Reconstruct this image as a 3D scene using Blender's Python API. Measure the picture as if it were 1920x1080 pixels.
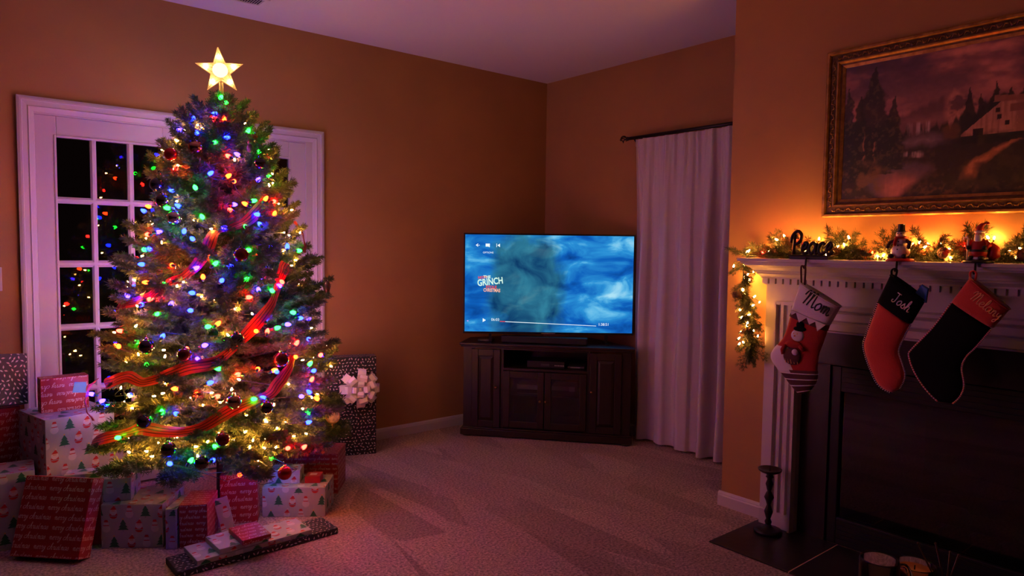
import bpy, math, random
import numpy as np
from mathutils import Vector, Matrix, Euler

for _o in list(bpy.data.objects):
    bpy.data.objects.remove(_o)
SC = bpy.context.scene
COL = SC.collection
PI = math.pi
rnd = random.Random(7)

# ------------------------------------------------------------------ camera
# room axes: x runs along the wall with the french door (towards the corner), y along the curtain wall
CAM_H = 1.373
yaw, pitch, roll = math.radians(50.459), math.radians(3.327), math.radians(0.719)
fwd = Vector((math.cos(yaw)*math.cos(pitch), math.sin(yaw)*math.cos(pitch), -math.sin(pitch)))
rgt = Vector((math.sin(yaw), -math.cos(yaw), 0))
upv = rgt.cross(fwd)
r2 = rgt*math.cos(roll) + upv*math.sin(roll)
u2 = -rgt*math.sin(roll) + upv*math.cos(roll)
cam_d = bpy.data.cameras.new('camera')
cam = bpy.data.objects.new('camera', cam_d)
COL.objects.link(cam)
cam_d.sensor_width = 36.0
cam_d.lens = 36.0*1296.67/1920.0
cam_d.clip_start = 0.05
cam.matrix_world = Matrix(((r2.x, u2.x, -fwd.x, 0), (r2.y, u2.y, -fwd.y, 0), (r2.z, u2.z, -fwd.z, CAM_H), (0, 0, 0, 1)))
SC.camera = cam

# ------------------------------------------------------------------ world, exposure
world = bpy.data.worlds.new('night')
SC.world = world
world.use_nodes = True
WB = world.node_tree.nodes['Background']
WB.inputs[0].default_value = (1.0, 0.42, 0.38, 1)
WB.inputs[1].default_value = 0.006
SC.view_settings.view_transform = 'Standard'
SC.view_settings.look = 'None'
SC.view_settings.exposure = 0.0
SC.view_settings.gamma = 1.0
SC.view_settings.use_curve_mapping = False
SC.cycles.max_bounces = 5
SC.cycles.diffuse_bounces = 2
SC.cycles.glossy_bounces = 3
SC.cycles.adaptive_threshold = 0.04
SC.cycles.transmission_bounces = 6
SC.cycles.transparent_max_bounces = 12
SC.cycles.sample_clamp_indirect = 3.0
SC.cycles.caustics_reflective = False
SC.cycles.caustics_refractive = False
E_WARM, E_COL, E_STAR, E_GARL, E_TV = 850.0, 180.0, 200.0, 850.0, 1.15

# ------------------------------------------------------------------ materials
MATS = {}
def mat(name, col=(.5, .5, .5), rough=.6, metal=0.0, spec=.5, noise=0.0, nscale=20.0, bump=0.0, bscale=60.0, stretch=None,
        trans=0.0, sheen=0.0, coat=0.0, col2=None, ior=1.45, sub=0.0):
    m = bpy.data.materials.new(name)
    m.use_nodes = True
    nt = m.node_tree
    p = nt.nodes['Principled BSDF']
    p.inputs['Base Color'].default_value = (*col, 1)
    p.inputs['Roughness'].default_value = rough
    p.inputs['Metallic'].default_value = metal
    p.inputs['Specular IOR Level'].default_value = spec
    p.inputs['Transmission Weight'].default_value = trans
    p.inputs['Sheen Weight'].default_value = sheen
    p.inputs['Coat Weight'].default_value = coat
    p.inputs['IOR'].default_value = ior
    tc = nt.nodes.new('ShaderNodeTexCoord')
    src = tc.outputs['Object']
    if stretch:
        mp = nt.nodes.new('ShaderNodeMapping')
        mp.inputs['Scale'].default_value = stretch
        nt.links.new(src, mp.inputs['Vector'])
        src = mp.outputs['Vector']
    if noise or col2:
        n = nt.nodes.new('ShaderNodeTexNoise')
        n.inputs['Scale'].default_value = nscale
        n.inputs['Detail'].default_value = 5
        nt.links.new(src, n.inputs['Vector'])
        r = nt.nodes.new('ShaderNodeValToRGB')
        c2 = col2 or tuple(c*(1-noise) for c in col)
        r.color_ramp.elements[0].color = (*c2, 1)
        r.color_ramp.elements[1].color = (*col, 1)
        r.color_ramp.elements[0].position = .35
        r.color_ramp.elements[1].position = .65
        nt.links.new(n.outputs['Fac'], r.inputs['Fac'])
        nt.links.new(r.outputs['Color'], p.inputs['Base Color'])
    if bump:
        b = nt.nodes.new('ShaderNodeBump')
        b.inputs['Strength'].default_value = bump
        b.inputs['Distance'].default_value = .01
        n2 = nt.nodes.new('ShaderNodeTexNoise')
        n2.inputs['Scale'].default_value = bscale
        n2.inputs['Detail'].default_value = 3
        nt.links.new(src, n2.inputs['Vector'])
        nt.links.new(n2.outputs['Fac'], b.inputs['Height'])
        nt.links.new(b.outputs['Normal'], p.inputs['Normal'])
    MATS[name] = m
    return m

def emit(name, col, strength):
    m = bpy.data.materials.new(name)
    m.use_nodes = True
    nt = m.node_tree
    nt.nodes.remove(nt.nodes['Principled BSDF'])
    e = nt.nodes.new('ShaderNodeEmission')
    e.inputs[0].default_value = (*col, 1)
    e.inputs[1].default_value = strength
    nt.links.new(e.outputs[0], nt.nodes['Material Output'].inputs['Surface'])
    MATS[name] = m
    return m

M_WALL = mat('tan_wall_paint', (.40, .205, .068), .75, noise=.10, nscale=2.5, bump=.05, bscale=180)
M_CEIL = mat('ceiling_paint', (.66, .62, .62), .9, bump=.06, bscale=120)
M_TRIM = mat('white_trim_paint', (.52, .47, .45), .38)
M_CARPET = mat('carpet', (.44, .33, .30), .95, spec=.1, bump=1.0, bscale=260, sheen=.15)
M_DARKWOOD = mat('dark_cherry_wood', (.024, .010, .006), .42, noise=.5, nscale=9, stretch=(14, 14, 1.2))
M_BLACK = mat('black_plastic', (.008, .008, .009), .35)
M_BLACKM = mat('matte_black', (.010, .010, .010), .7)
M_IRON = mat('wrought_iron', (.016, .011, .009), .45, metal=.4)
M_SLATE = mat('dark_slate', (.022, .017, .014), .35, noise=.5, nscale=7, bump=.15, bscale=14)
M_GROUT = mat('grout', (.50, .32, .17), .9)
M_BRASSKNOB = mat('aged_brass', (.25, .14, .06), .35, metal=1)
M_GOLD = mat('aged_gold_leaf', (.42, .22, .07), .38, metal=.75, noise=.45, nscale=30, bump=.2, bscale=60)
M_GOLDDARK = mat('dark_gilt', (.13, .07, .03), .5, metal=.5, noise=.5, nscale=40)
M_WOODBARK = mat('bark', (.10, .06, .035), .9, bump=.6, bscale=60)
M_NEEDLE = mat('fir_needles', (.12, .14, .055), .7, spec=.12, col2=(.06, .085, .038), nscale=9)
M_NEEDLE2 = mat('garland_needles', (.075, .085, .03), .6, spec=.3, col2=(.04, .055, .022), nscale=14)
M_CONE = mat('pinecone_scales', (.20, .09, .04), .7, noise=.4, nscale=80)
M_WIRE = mat('green_wire', (.010, .022, .012), .5)
M_SOCKET = mat('green_socket', (.012, .05, .02), .45)
M_CHROME = mat('ornament_cap_metal', (.7, .6, .4), .25, metal=1)
M_GLASS = mat('clear_glass', (.95, .95, .95), .02, trans=1.0)

def pane_glass(name):
    m = bpy.data.materials.new(name)
    m.use_nodes = True
    nt = m.node_tree
    nt.nodes.remove(nt.nodes['Principled BSDF'])
    fr = nt.nodes.new('ShaderNodeFresnel'); fr.inputs[0].default_value = 1.5
    tr = nt.nodes.new('ShaderNodeBsdfTransparent'); tr.inputs[0].default_value = (.55, .55, .58, 1)
    gl = nt.nodes.new('ShaderNodeBsdfGlossy'); gl.inputs['Roughness'].default_value = .015
    mx = nt.nodes.new('ShaderNodeMixShader')
    mt = nt.nodes.new('ShaderNodeMath'); mt.operation = 'MULTIPLY'; mt.inputs[1].default_value = 1.8
    nt.links.new(fr.outputs[0], mt.inputs[0])
    nt.links.new(mt.outputs[0], mx.inputs[0])
    nt.links.new(tr.outputs[0], mx.inputs[1])
    nt.links.new(gl.outputs[0], mx.inputs[2])
    nt.links.new(mx.outputs[0], nt.nodes['Material Output'].inputs['Surface'])
    MATS[name] = m
    return m
M_PANE = pane_glass('window_glass')

# carpet: vacuum strokes in the pile
def carpet_nodes():
    nt = M_CARPET.node_tree
    p = nt.nodes['Principled BSDF']
    tc = nt.nodes.new('ShaderNodeTexCoord')
    mp = nt.nodes.new('ShaderNodeMapping')
    mp.inputs['Rotation'].default_value = (0, 0, math.radians(-12))
    mp.inputs['Scale'].default_value = (4.2, .95, 1)
    nt.links.new(tc.outputs['Object'], mp.inputs[0])
    v = nt.nodes.new('ShaderNodeTexVoronoi'); v.inputs['Scale'].default_value = 1.5
    v.feature = 'F1'
    nt.links.new(mp.outputs[0], v.inputs['Vector'])
    n = nt.nodes.new('ShaderNodeTexNoise'); n.inputs['Scale'].default_value = 85; n.inputs['Detail'].default_value = 5; n.inputs['Roughness'].default_value = .7
    nt.links.new(tc.outputs['Object'], n.inputs['Vector'])
    r = nt.nodes.new('ShaderNodeValToRGB')
    r.color_ramp.elements[0].color = (.56, .38, .27, 1); r.color_ramp.elements[0].position = .1
    r.color_ramp.elements[1].color = (.86, .60, .43, 1); r.color_ramp.elements[1].position = .8
    nt.links.new(v.outputs['Color'], r.inputs['Fac'])
    r2_ = nt.nodes.new('ShaderNodeValToRGB')
    r2_.color_ramp.elements[0].color = (.30, .30, .30, 1); r2_.color_ramp.elements[0].position = .38
    r2_.color_ramp.elements[1].color = (1, 1, 1, 1); r2_.color_ramp.elements[1].position = .62
    nt.links.new(n.outputs['Fac'], r2_.inputs['Fac'])
    mx = nt.nodes.new('ShaderNodeMixRGB'); mx.blend_type = 'MULTIPLY'; mx.inputs[0].default_value = 1
    nt.links.new(r.outputs[0], mx.inputs[1]); nt.links.new(r2_.outputs[0], mx.inputs[2])
    nt.links.new(mx.outputs[0], p.inputs['Base Color'])
carpet_nodes()

# ------------------------------------------------------------------ mesh builder
class MB:
    def __init__(self):
        self.v = []; self.f = []; self.m = []
    def add(self, vs, fs, mi=0):
        o = len(self.v)
        self.v.extend(tuple(map(float, q)) for q in vs)
        self.f.extend(tuple(i+o for i in q) for q in fs)
        self.m.extend([mi]*len(fs))
        return self
    def box(self, x0, x1, y0, y1, z0, z1, mi=0):
        return self.add([(x0, y0, z0), (x1, y0, z0), (x1, y1, z0), (x0, y1, z0), (x0, y0, z1), (x1, y0, z1), (x1, y1, z1), (x0, y1, z1)],
                        [(3, 2, 1, 0), (4, 5, 6, 7), (0, 1, 5, 4), (1, 2, 6, 5), (2, 3, 7, 6), (3, 0, 4, 7)], mi)
    def prism(self, poly, z0, z1, mi=0):
        n = len(poly)
        return self.add([(x, y, z0) for x, y in poly]+[(x, y, z1) for x, y in poly],
                        [tuple(range(n-1, -1, -1)), tuple(range(n, 2*n))]+[(i, (i+1) % n, n+(i+1) % n, n+i) for i in range(n)], mi)
    def rings(self, rings, mi=0, cap=True, closed=True):
        n = len(rings[0]); vs = [p for r in rings for p in r]; fs = []
        for k in range(len(rings)-1):
            for i in range(n if closed else n-1):
                j = (i+1) % n
                fs.append((k*n+i, k*n+j, (k+1)*n+j, (k+1)*n+i))
        if cap and closed:
            fs.append(tuple(range(n-1, -1, -1))); fs.append(tuple(range((len(rings)-1)*n, len(rings)*n)))
        return self.add(vs, fs, mi)
    def lathe(self, prof, n=16, o=(0, 0, 0), mi=0, cap=True, rot=None):
        rs = []
        for r, z in prof:
            ring = [Vector((max(r, 1e-5)*math.cos(2*PI*i/n), max(r, 1e-5)*math.sin(2*PI*i/n), z)) for i in range(n)]
            if rot: ring = [rot @ q for q in ring]
            rs.append([(q[0]+o[0], q[1]+o[1], q[2]+o[2]) for q in ring])
        return self.rings(rs, mi, cap)
    def tube(self, pts, r, n=6, mi=0):
        pts = [Vector(p) for p in pts]
        rr = r if isinstance(r, (list, tuple)) else [r]*len(pts)
        rs = []; a = None
        for i, p in enumerate(pts):
            t = (pts[min(i+1, len(pts)-1)]-pts[max(i-1, 0)])
            t = t.normalized() if t.length > 1e-9 else Vector((0, 0, 1))
            if a is None:
                a = t.orthogonal().normalized()
            else:
                a = a-t*a.dot(t)
                a = a.normalized() if a.length > 1e-6 else t.orthogonal().normalized()
            b = t.cross(a)
            rs.append([p+(a*math.cos(2*PI*k/n)+b*math.sin(2*PI*k/n))*rr[i] for k in range(n)])
        return self.rings(rs, mi)
    def ball(self, c, r, nu=14, nv=9, mi=0):
        if not isinstance(r, (tuple, list)): r = (r, r, r)
        rs = []
        for k in range(nv+1):
            ph = PI*k/nv-PI/2
            cr = max(math.cos(ph), 1e-4)
            rs.append([(c[0]+r[0]*cr*math.cos(2*PI*i/nu), c[1]+r[1]*cr*math.sin(2*PI*i/nu), c[2]+r[2]*math.sin(ph)) for i in range(nu)])
        return self.rings(rs, mi)
    def build(self, name, mats, parent=None, smooth=False, bevel=0.0, bseg=2):
        me = self.mesh(name, mats, smooth)
        return obj(name, me, parent, bevel, bseg)
    def mesh(self, name, mats, smooth=False):
        me = bpy.data.meshes.new(name)
        me.from_pydata(self.v, [], self.f)
        if not isinstance(mats, (list, tuple)): mats = [mats]
        for q in mats: me.materials.append(q)
        if len(mats) > 1: me.polygons.foreach_set('material_index', self.m)
        if smooth: me.polygons.foreach_set('use_smooth', [True]*len(me.polygons))
        me.update()
        return me

def obj(name, data, parent=None, bevel=0.0, bseg=2):
    o = bpy.data.objects.new(name, data)
    COL.objects.link(o)
    if parent: o.parent = parent
    if bevel:
        b = o.modifiers.new('bevel', 'BEVEL'); b.width = bevel; b.segments = bseg; b.limit_method = 'ANGLE'
    return o

def tag(o, label=None, cat=None, group=None, kind=None):
    if label: o['label'] = label
    if cat: o['category'] = cat
    if group: o['group'] = group
    if kind: o['kind'] = kind
    return o

def thing(name, label, cat, loc=(0, 0, 0), rz=0.0, group=None):
    o = bpy.data.objects.new(name, None)
    o.empty_display_size = .05
    COL.objects.link(o)
    o.location = loc; o.rotation_euler = (0, 0, rz)
    return tag(o, label, cat, group)

def catmull(pts, per=6):
    P = [Vector(p) for p in pts]
    if len(P) < 3: return P
    out = []
    for i in range(len(P)-1):
        a = P[i-1] if i else P[0]*2-P[1]
        b, c = P[i], P[i+1]
        d = P[i+2] if i+2 < len(P) else P[-1]*2-P[-2]
        for k in range(per):
            t = k/per
            out.append(.5*((2*b)+(c-a)*t+(2*a-5*b+4*c-d)*t*t+(3*b-a-3*c+d)*t**3))
    out.append(P[-1])
    return out

# handwriting: strokes per letter, x-height 1
GL = {
 'a': (1.0, [[(.75,.8),(.4,1),(.05,.6),(.1,.1),(.4,0),(.72,.5),(.8,1),(.75,.2),(.92,0),(1.05,.15)]]),
 'c': (.85, [[(.75,.8),(.45,1),(.1,.6),(.15,.1),(.5,0),(.9,.2)]]),
 'e': (.82, [[(0,.3),(.5,.55),(.65,.85),(.4,1),(.1,.6),(.2,.1),(.5,0),(.85,.25)]]),
 'h': (1.0, [[(0,.3),(.35,1.3),(.35,2),(.16,1.8),(.12,0)],[(.12,.4),(.4,.95),(.65,.8),(.62,.15),(.8,0),(1,.2)]]),
 'i': (.5, [[(.1,1),(.08,.2),(.25,0),(.5,.2)],[(.12,1.35),(.14,1.5)]]),
 'l': (.5, [[(0,.2),(.35,1.3),(.3,2),(.12,1.7),(.12,.2),(.3,0),(.5,.2)]]),
 'm': (1.15, [[(.05,1),(.08,0)],[(.08,.5),(.3,1),(.45,.8),(.42,0)],[(.43,.5),(.65,1),(.82,.8),(.8,.15),(.95,0),(1.15,.2)]]),
 'n': (.85, [[(.05,1),(.08,0)],[(.08,.5),(.35,1),(.52,.8),(.5,.15),(.65,0),(.85,.2)]]),
 'o': (.85, [[(.4,1),(.08,.6),(.12,.1),(.4,0),(.7,.4),(.62,.9),(.38,1)]]),
 'r': (.72, [[(0,.6),(.15,1.05),(.2,.9),(.45,.9),(.42,.2),(.58,0),(.75,.2)]]),
 's': (.7, [[(0,.1),(.35,1),(.4,.85),(.6,.4),(.5,0),(.1,.05)]]),
 't': (.6, [[(.2,1.7),(.15,.2),(.35,0),(.6,.2)],[(-.05,1.15),(.5,1.2)]]),
 'y': (.8, [[(.05,1),(.1,.4),(.35,.3),(.6,1)],[(.62,1),(.55,-.5),(.3,-.9),(.1,-.6),(.8,.2)]]),
 'M': (1.7, [[(-.1,1.2),(.1,1.8),(.35,1.9),(.35,1),(.2,0)],[(.3,.6),(.6,1.8),(.85,1.9),(.85,1),(.7,0)],[(.8,.6),(1.1,1.8),(1.35,1.9),(1.35,.6),(1.45,0),(1.7,.2)]]),
 'N': (1.4, [[(0,0),(.1,1.9),(.9,0),(1.1,1.9)]]),
 'J': (1.0, [[(.05,1.9),(.9,1.95)],[(.55,1.9),(.6,.4),(.4,-.05),(.1,0),(.05,.3),(.2,.4)]]),
 'P': (1.1, [[(.3,1.8),(.25,-.1)],[(-.1,1.0),(.0,1.7),(.5,2.1),(1.0,1.8),(.95,1.2),(.5,.9),(.25,1.0)]]),
 ' ': (.6, []),
}
def script_lines(text, size, slant=.25, track=0.0):
    x = 0; out = []
    for ch in text:
        adv, st = GL[ch]
        for s in st:
            pts = [(p.x, p.y) for p in catmull([(a, b, 0) for a, b in s], 4)]
            out.append([((x+a+b*slant)*size, b*size) for a, b in pts])
        x += adv+track
    return out, x*size

def stroke_quads(pts, w):
    vs = []; fs = []
    n = len(pts)
    for i, (x, y) in enumerate(pts):
        x0, y0 = pts[max(i-1, 0)]; x1, y1 = pts[min(i+1, n-1)]
        dx, dy = x1-x0, y1-y0; L = math.hypot(dx, dy) or 1
        nx, ny = -dy/L*w/2, dx/L*w/2
        vs += [(x+nx, y+ny), (x-nx, y-ny)]
    for i in range(n-1): fs.append((2*i, 2*i+1, 2*i+3, 2*i+2))
    return vs, fs
def font_mesh(text, size, name, extrude=0.0, bold=0.0, align='LEFT'):
    cu = bpy.data.curves.new(name, 'FONT')
    cu.body = text; cu.size = size; cu.extrude = extrude; cu.offset = bold; cu.align_x = align
    cu.resolution_u = 3
    o = bpy.data.objects.new(name, cu)
    COL.objects.link(o)
    dg = bpy.context.evaluated_depsgraph_get()
    me = bpy.data.meshes.new_from_object(o.evaluated_get(dg))
    bpy.data.objects.remove(o); bpy.data.curves.remove(cu)
    me.name = name
    return me
COLOUR_BULBS = [('G',1.063,3.542,2.074),('G',1.082,3.522,2.058),('B',1.004,3.475,1.982),('R',1,3.463,1.96),('B',0.93,3.523,1.945),('O',1.056,3.431,1.951),('B',0.934,3.433,1.865),('G',0.982,3.381,1.84),('B',1.066,3.373,1.868),('G',1.146,3.405,1.903),('G',1.2,3.366,1.808),('R',1.051,3.336,1.774),('P',1.097,3.336,1.785),('B',0.95,3.35,1.686),('G',0.904,3.36,1.618),('R',0.841,3.46,1.703),('B',0.83,3.437,1.615),('B',0.847,3.384,1.534),('G',0.815,3.425,1.532),('O',1.018,3.318,1.677),('O',1.051,3.309,1.664),('P',1.155,3.312,1.664),('G',1.251,3.364,1.699),('G',1.12,3.284,1.575),('P',1.033,3.285,1.556),('R',1.041,3.275,1.522),('O',1.111,3.28,1.553),('O',1.187,3.299,1.577),('R',1.232,3.317,1.578),('B',1.166,3.276,1.513),('G',0.919,3.305,1.484),('O',1.236,3.302,1.508),('R',0.742,3.506,1.412),('P',0.754,3.479,1.422),('G',0.785,3.402,1.398),('B',0.841,3.339,1.416),('B',0.876,3.302,1.388),('B',0.714,3.474,1.276),('O',0.751,3.393,1.274),('O',0.794,3.333,1.275),('P',0.859,3.271,1.257),('O',0.79,3.311,1.207),('G',0.767,3.327,1.181),('O',0.718,3.409,1.197),('B',0.957,3.204,1.204),('O',0.894,3.235,1.216),('B',0.986,3.214,1.27),('G',0.933,3.235,1.274),('O',0.931,3.249,1.315),('B',0.733,3.467,1.339),('G',0.721,3.506,1.341),('P',1.011,3.258,1.448),('G',1.089,3.254,1.455),('B',1.163,3.262,1.46),('P',1.206,3.243,1.358),('B',1.295,3.282,1.348),('G',1.354,3.327,1.345),('G',1.101,3.221,1.345),('R',1.145,3.222,1.335),('G',1.052,3.187,1.203),('P',1.155,3.189,1.208),('P',1.118,3.17,1.155),('R',1.248,3.209,1.19),('G',1.191,3.181,1.153),('R',1.051,3.165,1.134),('P',1.24,3.203,1.175),('P',0.656,3.535,1.124),('B',0.679,3.426,1.097),('P',0.766,3.293,1.094),('R',0.697,3.404,1.119),('R',0.732,3.339,1.113),('B',0.862,3.236,1.155),('B',0.846,3.222,1.081),('G',0.882,3.184,1.01),('O',0.922,3.169,1.011),('R',0.627,3.498,0.974),('B',0.731,3.286,0.958),('O',0.607,3.513,0.899),('P',0.865,3.174,0.927),('R',0.813,3.203,0.919),('G',0.677,3.313,0.837),('G',0.936,3.117,0.827),('P',0.852,3.163,0.857),('G',0.651,3.403,0.934),('G',0.723,3.332,1.06),('B',1.135,3.139,1.02),('G',1.171,3.138,0.986),('P',1.227,3.153,1.003),('B',1.304,3.19,1.023),('G',0.955,3.138,0.941),('O',1.094,3.127,0.98),('R',1.135,3.127,0.965),('R',1.271,3.144,0.898),('B',1.373,3.204,0.914),('O',1.281,3.136,0.848),('R',1.427,3.22,0.826),('G',1.339,3.151,0.794),('B',1.391,3.176,0.767),('B',1.173,3.094,0.792),('R',1.012,3.092,0.797),('O',1.138,3.092,0.798),('O',1.077,3.09,0.812),('G',1.304,3.197,1.048),('B',0.87,3.129,0.767),('O',0.777,3.18,0.749),('R',0.895,3.106,0.707),('O',0.824,3.138,0.708),('B',0.556,3.487,0.633),('G',0.545,3.553,0.625),('P',0.549,3.686,0.629),('G',0.71,3.209,0.639),('B',0.767,3.163,0.64),('G',0.674,3.245,0.614),('G',0.585,3.378,0.525),('B',0.723,3.178,0.435),('G',0.794,3.13,0.429),('B',0.877,3.084,0.436),('G',0.902,3.078,0.487),('G',1.039,3.065,0.689),('B',1.109,3.061,0.683),('G',1.344,3.113,0.573),('B',1.296,3.088,0.537),('G',1.242,3.34,0.319),('R',1.192,3.054,0.443),('B',1.172,3.33,0.279),('P',1.272,3.091,0.669),('R',1.343,3.134,0.719),('O',1.4,3.15,0.621),('R',1.269,3.07,0.421),('O',1.07,3.3,0.274),('B',1.347,3.12,0.662)]
ORNAMENTS = [('red',0.822,3.46,1.781,0.0293),('bronze',0.905,3.373,1.812,0.0315),('black',0.769,3.49,1.641,0.0317),('black',0.776,3.428,1.566,0.0289),('silver',0.806,3.346,1.488,0.0309),('maroon',1.039,3.174,1.326,0.0335),('plum',1.15,3.15,1.241,0.0293),('black',0.67,3.271,0.93,0.0321),('black',0.988,3.083,0.956,0.0327),('maroon',1.173,3.054,0.856,0.0338),('bronze',0.955,3.026,0.697,0.0321),('red',1.159,2.985,0.354,0.031),('black',0.826,3.049,0.448,0.0293),('black',0.64,3.2,0.624,0.0292),('black',1.087,3.002,0.658,0.0282),('maroon',0.905,3.024,0.543,0.0296),('black',0.715,3.121,0.51,0.0314),('maroon',0.79,3.148,0.9,0.0296),('black',1.173,3.305,1.757,0.0277),]
RIBBON_A = [(0.518,3.689,0.442),(0.536,3.482,0.505),(0.571,3.38,0.539),(0.61,3.309,0.566),(0.647,3.255,0.581),(0.7,3.196,0.574),(0.77,3.137,0.571),(0.845,3.097,0.59),(0.915,3.07,0.632),(0.967,3.056,0.66),(1.057,3.05,0.687),(1.132,3.058,0.705),(1.176,3.072,0.75),(1.221,3.095,0.801),(1.255,3.117,0.855)]
RIBBON_B = [(0.549,3.606,0.728),(0.578,3.455,0.763),(0.616,3.375,0.79),(0.648,3.308,0.773),(0.713,3.237,0.8),(0.804,3.172,0.838),(0.901,3.128,0.855),(0.962,3.117,0.9),(1.024,3.117,0.955),(1.088,3.129,1.014),(1.157,3.15,1.089),(1.206,3.18,1.16),(1.257,3.225,1.239),(1.29,3.257,1.289)]
RIBBON_C = [(0.624,3.608,1.042),(0.634,3.614,1.086),(0.661,3.473,1.119),(0.704,3.388,1.146),(0.743,3.345,1.176),(0.779,3.313,1.205),(0.827,3.283,1.238),(0.883,3.266,1.3),(0.924,3.264,1.362),(0.961,3.269,1.43),(1.039,3.257,1.458),(1.115,3.265,1.498),(1.197,3.304,1.573)]
RIBBON_D = [(1.171,3.419,1.897),(1.216,3.432,1.88),(1.257,3.442,1.855),(1.278,3.428,1.803),(1.284,3.418,1.761)]
RIBBON_E = [(1.416,3.464,1.503),(1.451,3.446,1.449),(1.456,3.445,1.386),(1.45,3.452,1.334)]
RIBBON_F = [(0.534,3.702,0.749),(0.512,3.707,0.711),(0.502,3.686,0.658),(0.495,3.687,0.596),(0.509,3.689,0.539)]
STOCK_A = {'cuff':[(1.553,1.234),(1.3783,1.1396),(1.421,1.0555),(1.5909,1.1119)],'L':[(1.5909,1.1119),(1.6272,0.9871),(1.6796,0.912),(1.6779,0.8675),(1.607,0.7938),(1.5486,0.7303)],'R':[(1.421,1.0555),(1.4416,0.9835),(1.4606,0.9226),(1.4654,0.863),(1.4682,0.8106),(1.4927,0.7543)],'hook':[(1.5448,1.3434)],}
STOCK_B = {'cuff':[(1.1757,1.284),(1.0481,1.1911),(1.0959,1.0927),(1.2205,1.1732)],'L':[(1.2205,1.1732),(1.2615,1.0373),(1.2721,0.9803),(1.2428,0.8949),(1.2063,0.8295),(1.1637,0.8014)],'R':[(1.0959,1.0927),(1.1173,1.0415),(1.1367,0.9813),(1.1227,0.9336),(1.1088,0.8861),(1.1204,0.8305)],'hook':[(1.1662,1.3465)],}
STOCK_C = {'cuff':[(0.8982,1.2846),(0.7714,1.1748),(0.8171,1.1029),(0.954,1.1912)],'L':[(0.9538,1.1872),(1.0152,1.0836),(1.0857,0.9918),(1.0941,0.9588),(1.0639,0.8887),(0.9993,0.8025)],'R':[(0.8252,1.0982),(0.8695,1.0282),(0.899,0.9884),(0.9127,0.9421),(0.9026,0.8727),(0.9243,0.8017)],'hook':[(0.8976,1.3481)],}

# ================================================================== the room
YA, XB, XC, HC = 4.335, 3.93, 3.219, 2.74
CY = 2.10                       # left edge of the chimney breast
DX0, DX1, DZ = .375, 1.84, 2.035   # french door opening
def struct(name, mb, m, parent=None, **k):
    o = mb.build(name, m, parent, **k)
    if not parent: tag(o, kind='structure')
    return o
struct('floor', MB().box(-2.2, XB+.1, -2.2, YA+.1, -.08, 0), M_CARPET)
struct('ceiling', MB().box(-2.2, XB+.1, -2.2, YA+.1, HC, HC+.08), M_CEIL)
wa = MB()
wa.box(-2.2, DX0, YA, YA+.1, 0, HC); wa.box(DX1, XB+.1, YA, YA+.1, 0, HC); wa.box(DX0, DX1, YA, YA+.1, DZ, HC)
struct('wall_left', wa, M_WALL)
struct('wall_back', MB().box(XB, XB+.1, CY-.5, YA, 0, HC), M_WALL)
# chimney breast with the opening for the firebox
FY0, FY1, FZ = -.025, 1.525, .845
wc = MB()
wc.box(XC, XC+.05, FY1, CY, 0, HC); wc.box(XC, XC+.05, -2.2, FY0, 0, HC); wc.box(XC, XC+.05, FY0, FY1, FZ, HC)
wc.box(XC+.05, XB, CY-.05, CY, 0, HC)
struct('wall_right', wc, M_WALL)
def baseboard(name, p0, p1, nrm):
    # p0-p1 along the wall, nrm points into the room
    d = Vector((p1[0]-p0[0], p1[1]-p0[1], 0)); n = Vector((nrm[0], nrm[1], 0))
    prof = [(0, 0), (.014, 0), (.014, .055), (.011, .062), (.011, .066), (.005, .076), (0, .078)]
    rs = [[Vector((p[0], p[1], 0))+n*a+Vector((0, 0, b)) for a, b in prof] for p in (p0, p1)]
    return struct(name, MB().rings(rs), M_TRIM)
baseboard('baseboard_left', (1.952, YA), (XB, YA), (0, -1))
baseboard('baseboard_front', (-2.2, YA), (.311, YA), (0, -1))
baseboard('baseboard_back', (XB, CY), (XB, YA), (-1, 0))
baseboard('baseboard_right', (XC, 1.842), (XC, CY+.014), (-1, 0))
baseboard('baseboard_side', (XC, CY), (XB, CY), (0, 1))

# door casing: stepped mouldings, three lengths
def casing():
    t = thing('trim_1', None, None); tag(t, kind='structure')
    prof = [(0, 0), (0, .022), (.012, .026), (.020, .026), (.024, .020), (.045, .017), (.050, .021), (.056, .017), (.072, .010), (.076, .0)]
    w = .076
    xo0, xo1, zo = .311, 1.952, 2.113
    def length(pts_fn, name):
        rs = [[pts_fn(a, b, e) for a, b in prof] for e in (0, 1)]
        MB().rings(rs).build(name, M_TRIM, t)
    s = (xo0, xo1)
    length(lambda a, b, e: (xo0+a, YA-b, 0 if e == 0 else zo-a), 'casing_side')
    length(lambda a, b, e: (xo1-a, YA-b, 0 if e == 0 else zo-a), 'casing_side')
    length(lambda a, b, e: (xo0+a if e == 0 else xo1-a, YA-b, zo-a), 'casing_head')
    j = MB()
    j.box(xo0+.06, DX0+.004, YA-.006, YA+.1, 0, zo-.06); j.box(DX1-.004, xo1-.06, YA-.006, YA+.1, 0, zo-.06); j.box(DX0, DX1, YA-.006, YA+.1, DZ-.004, zo-.06)
    j.build('jamb', M_TRIM, t)
casing()
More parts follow.
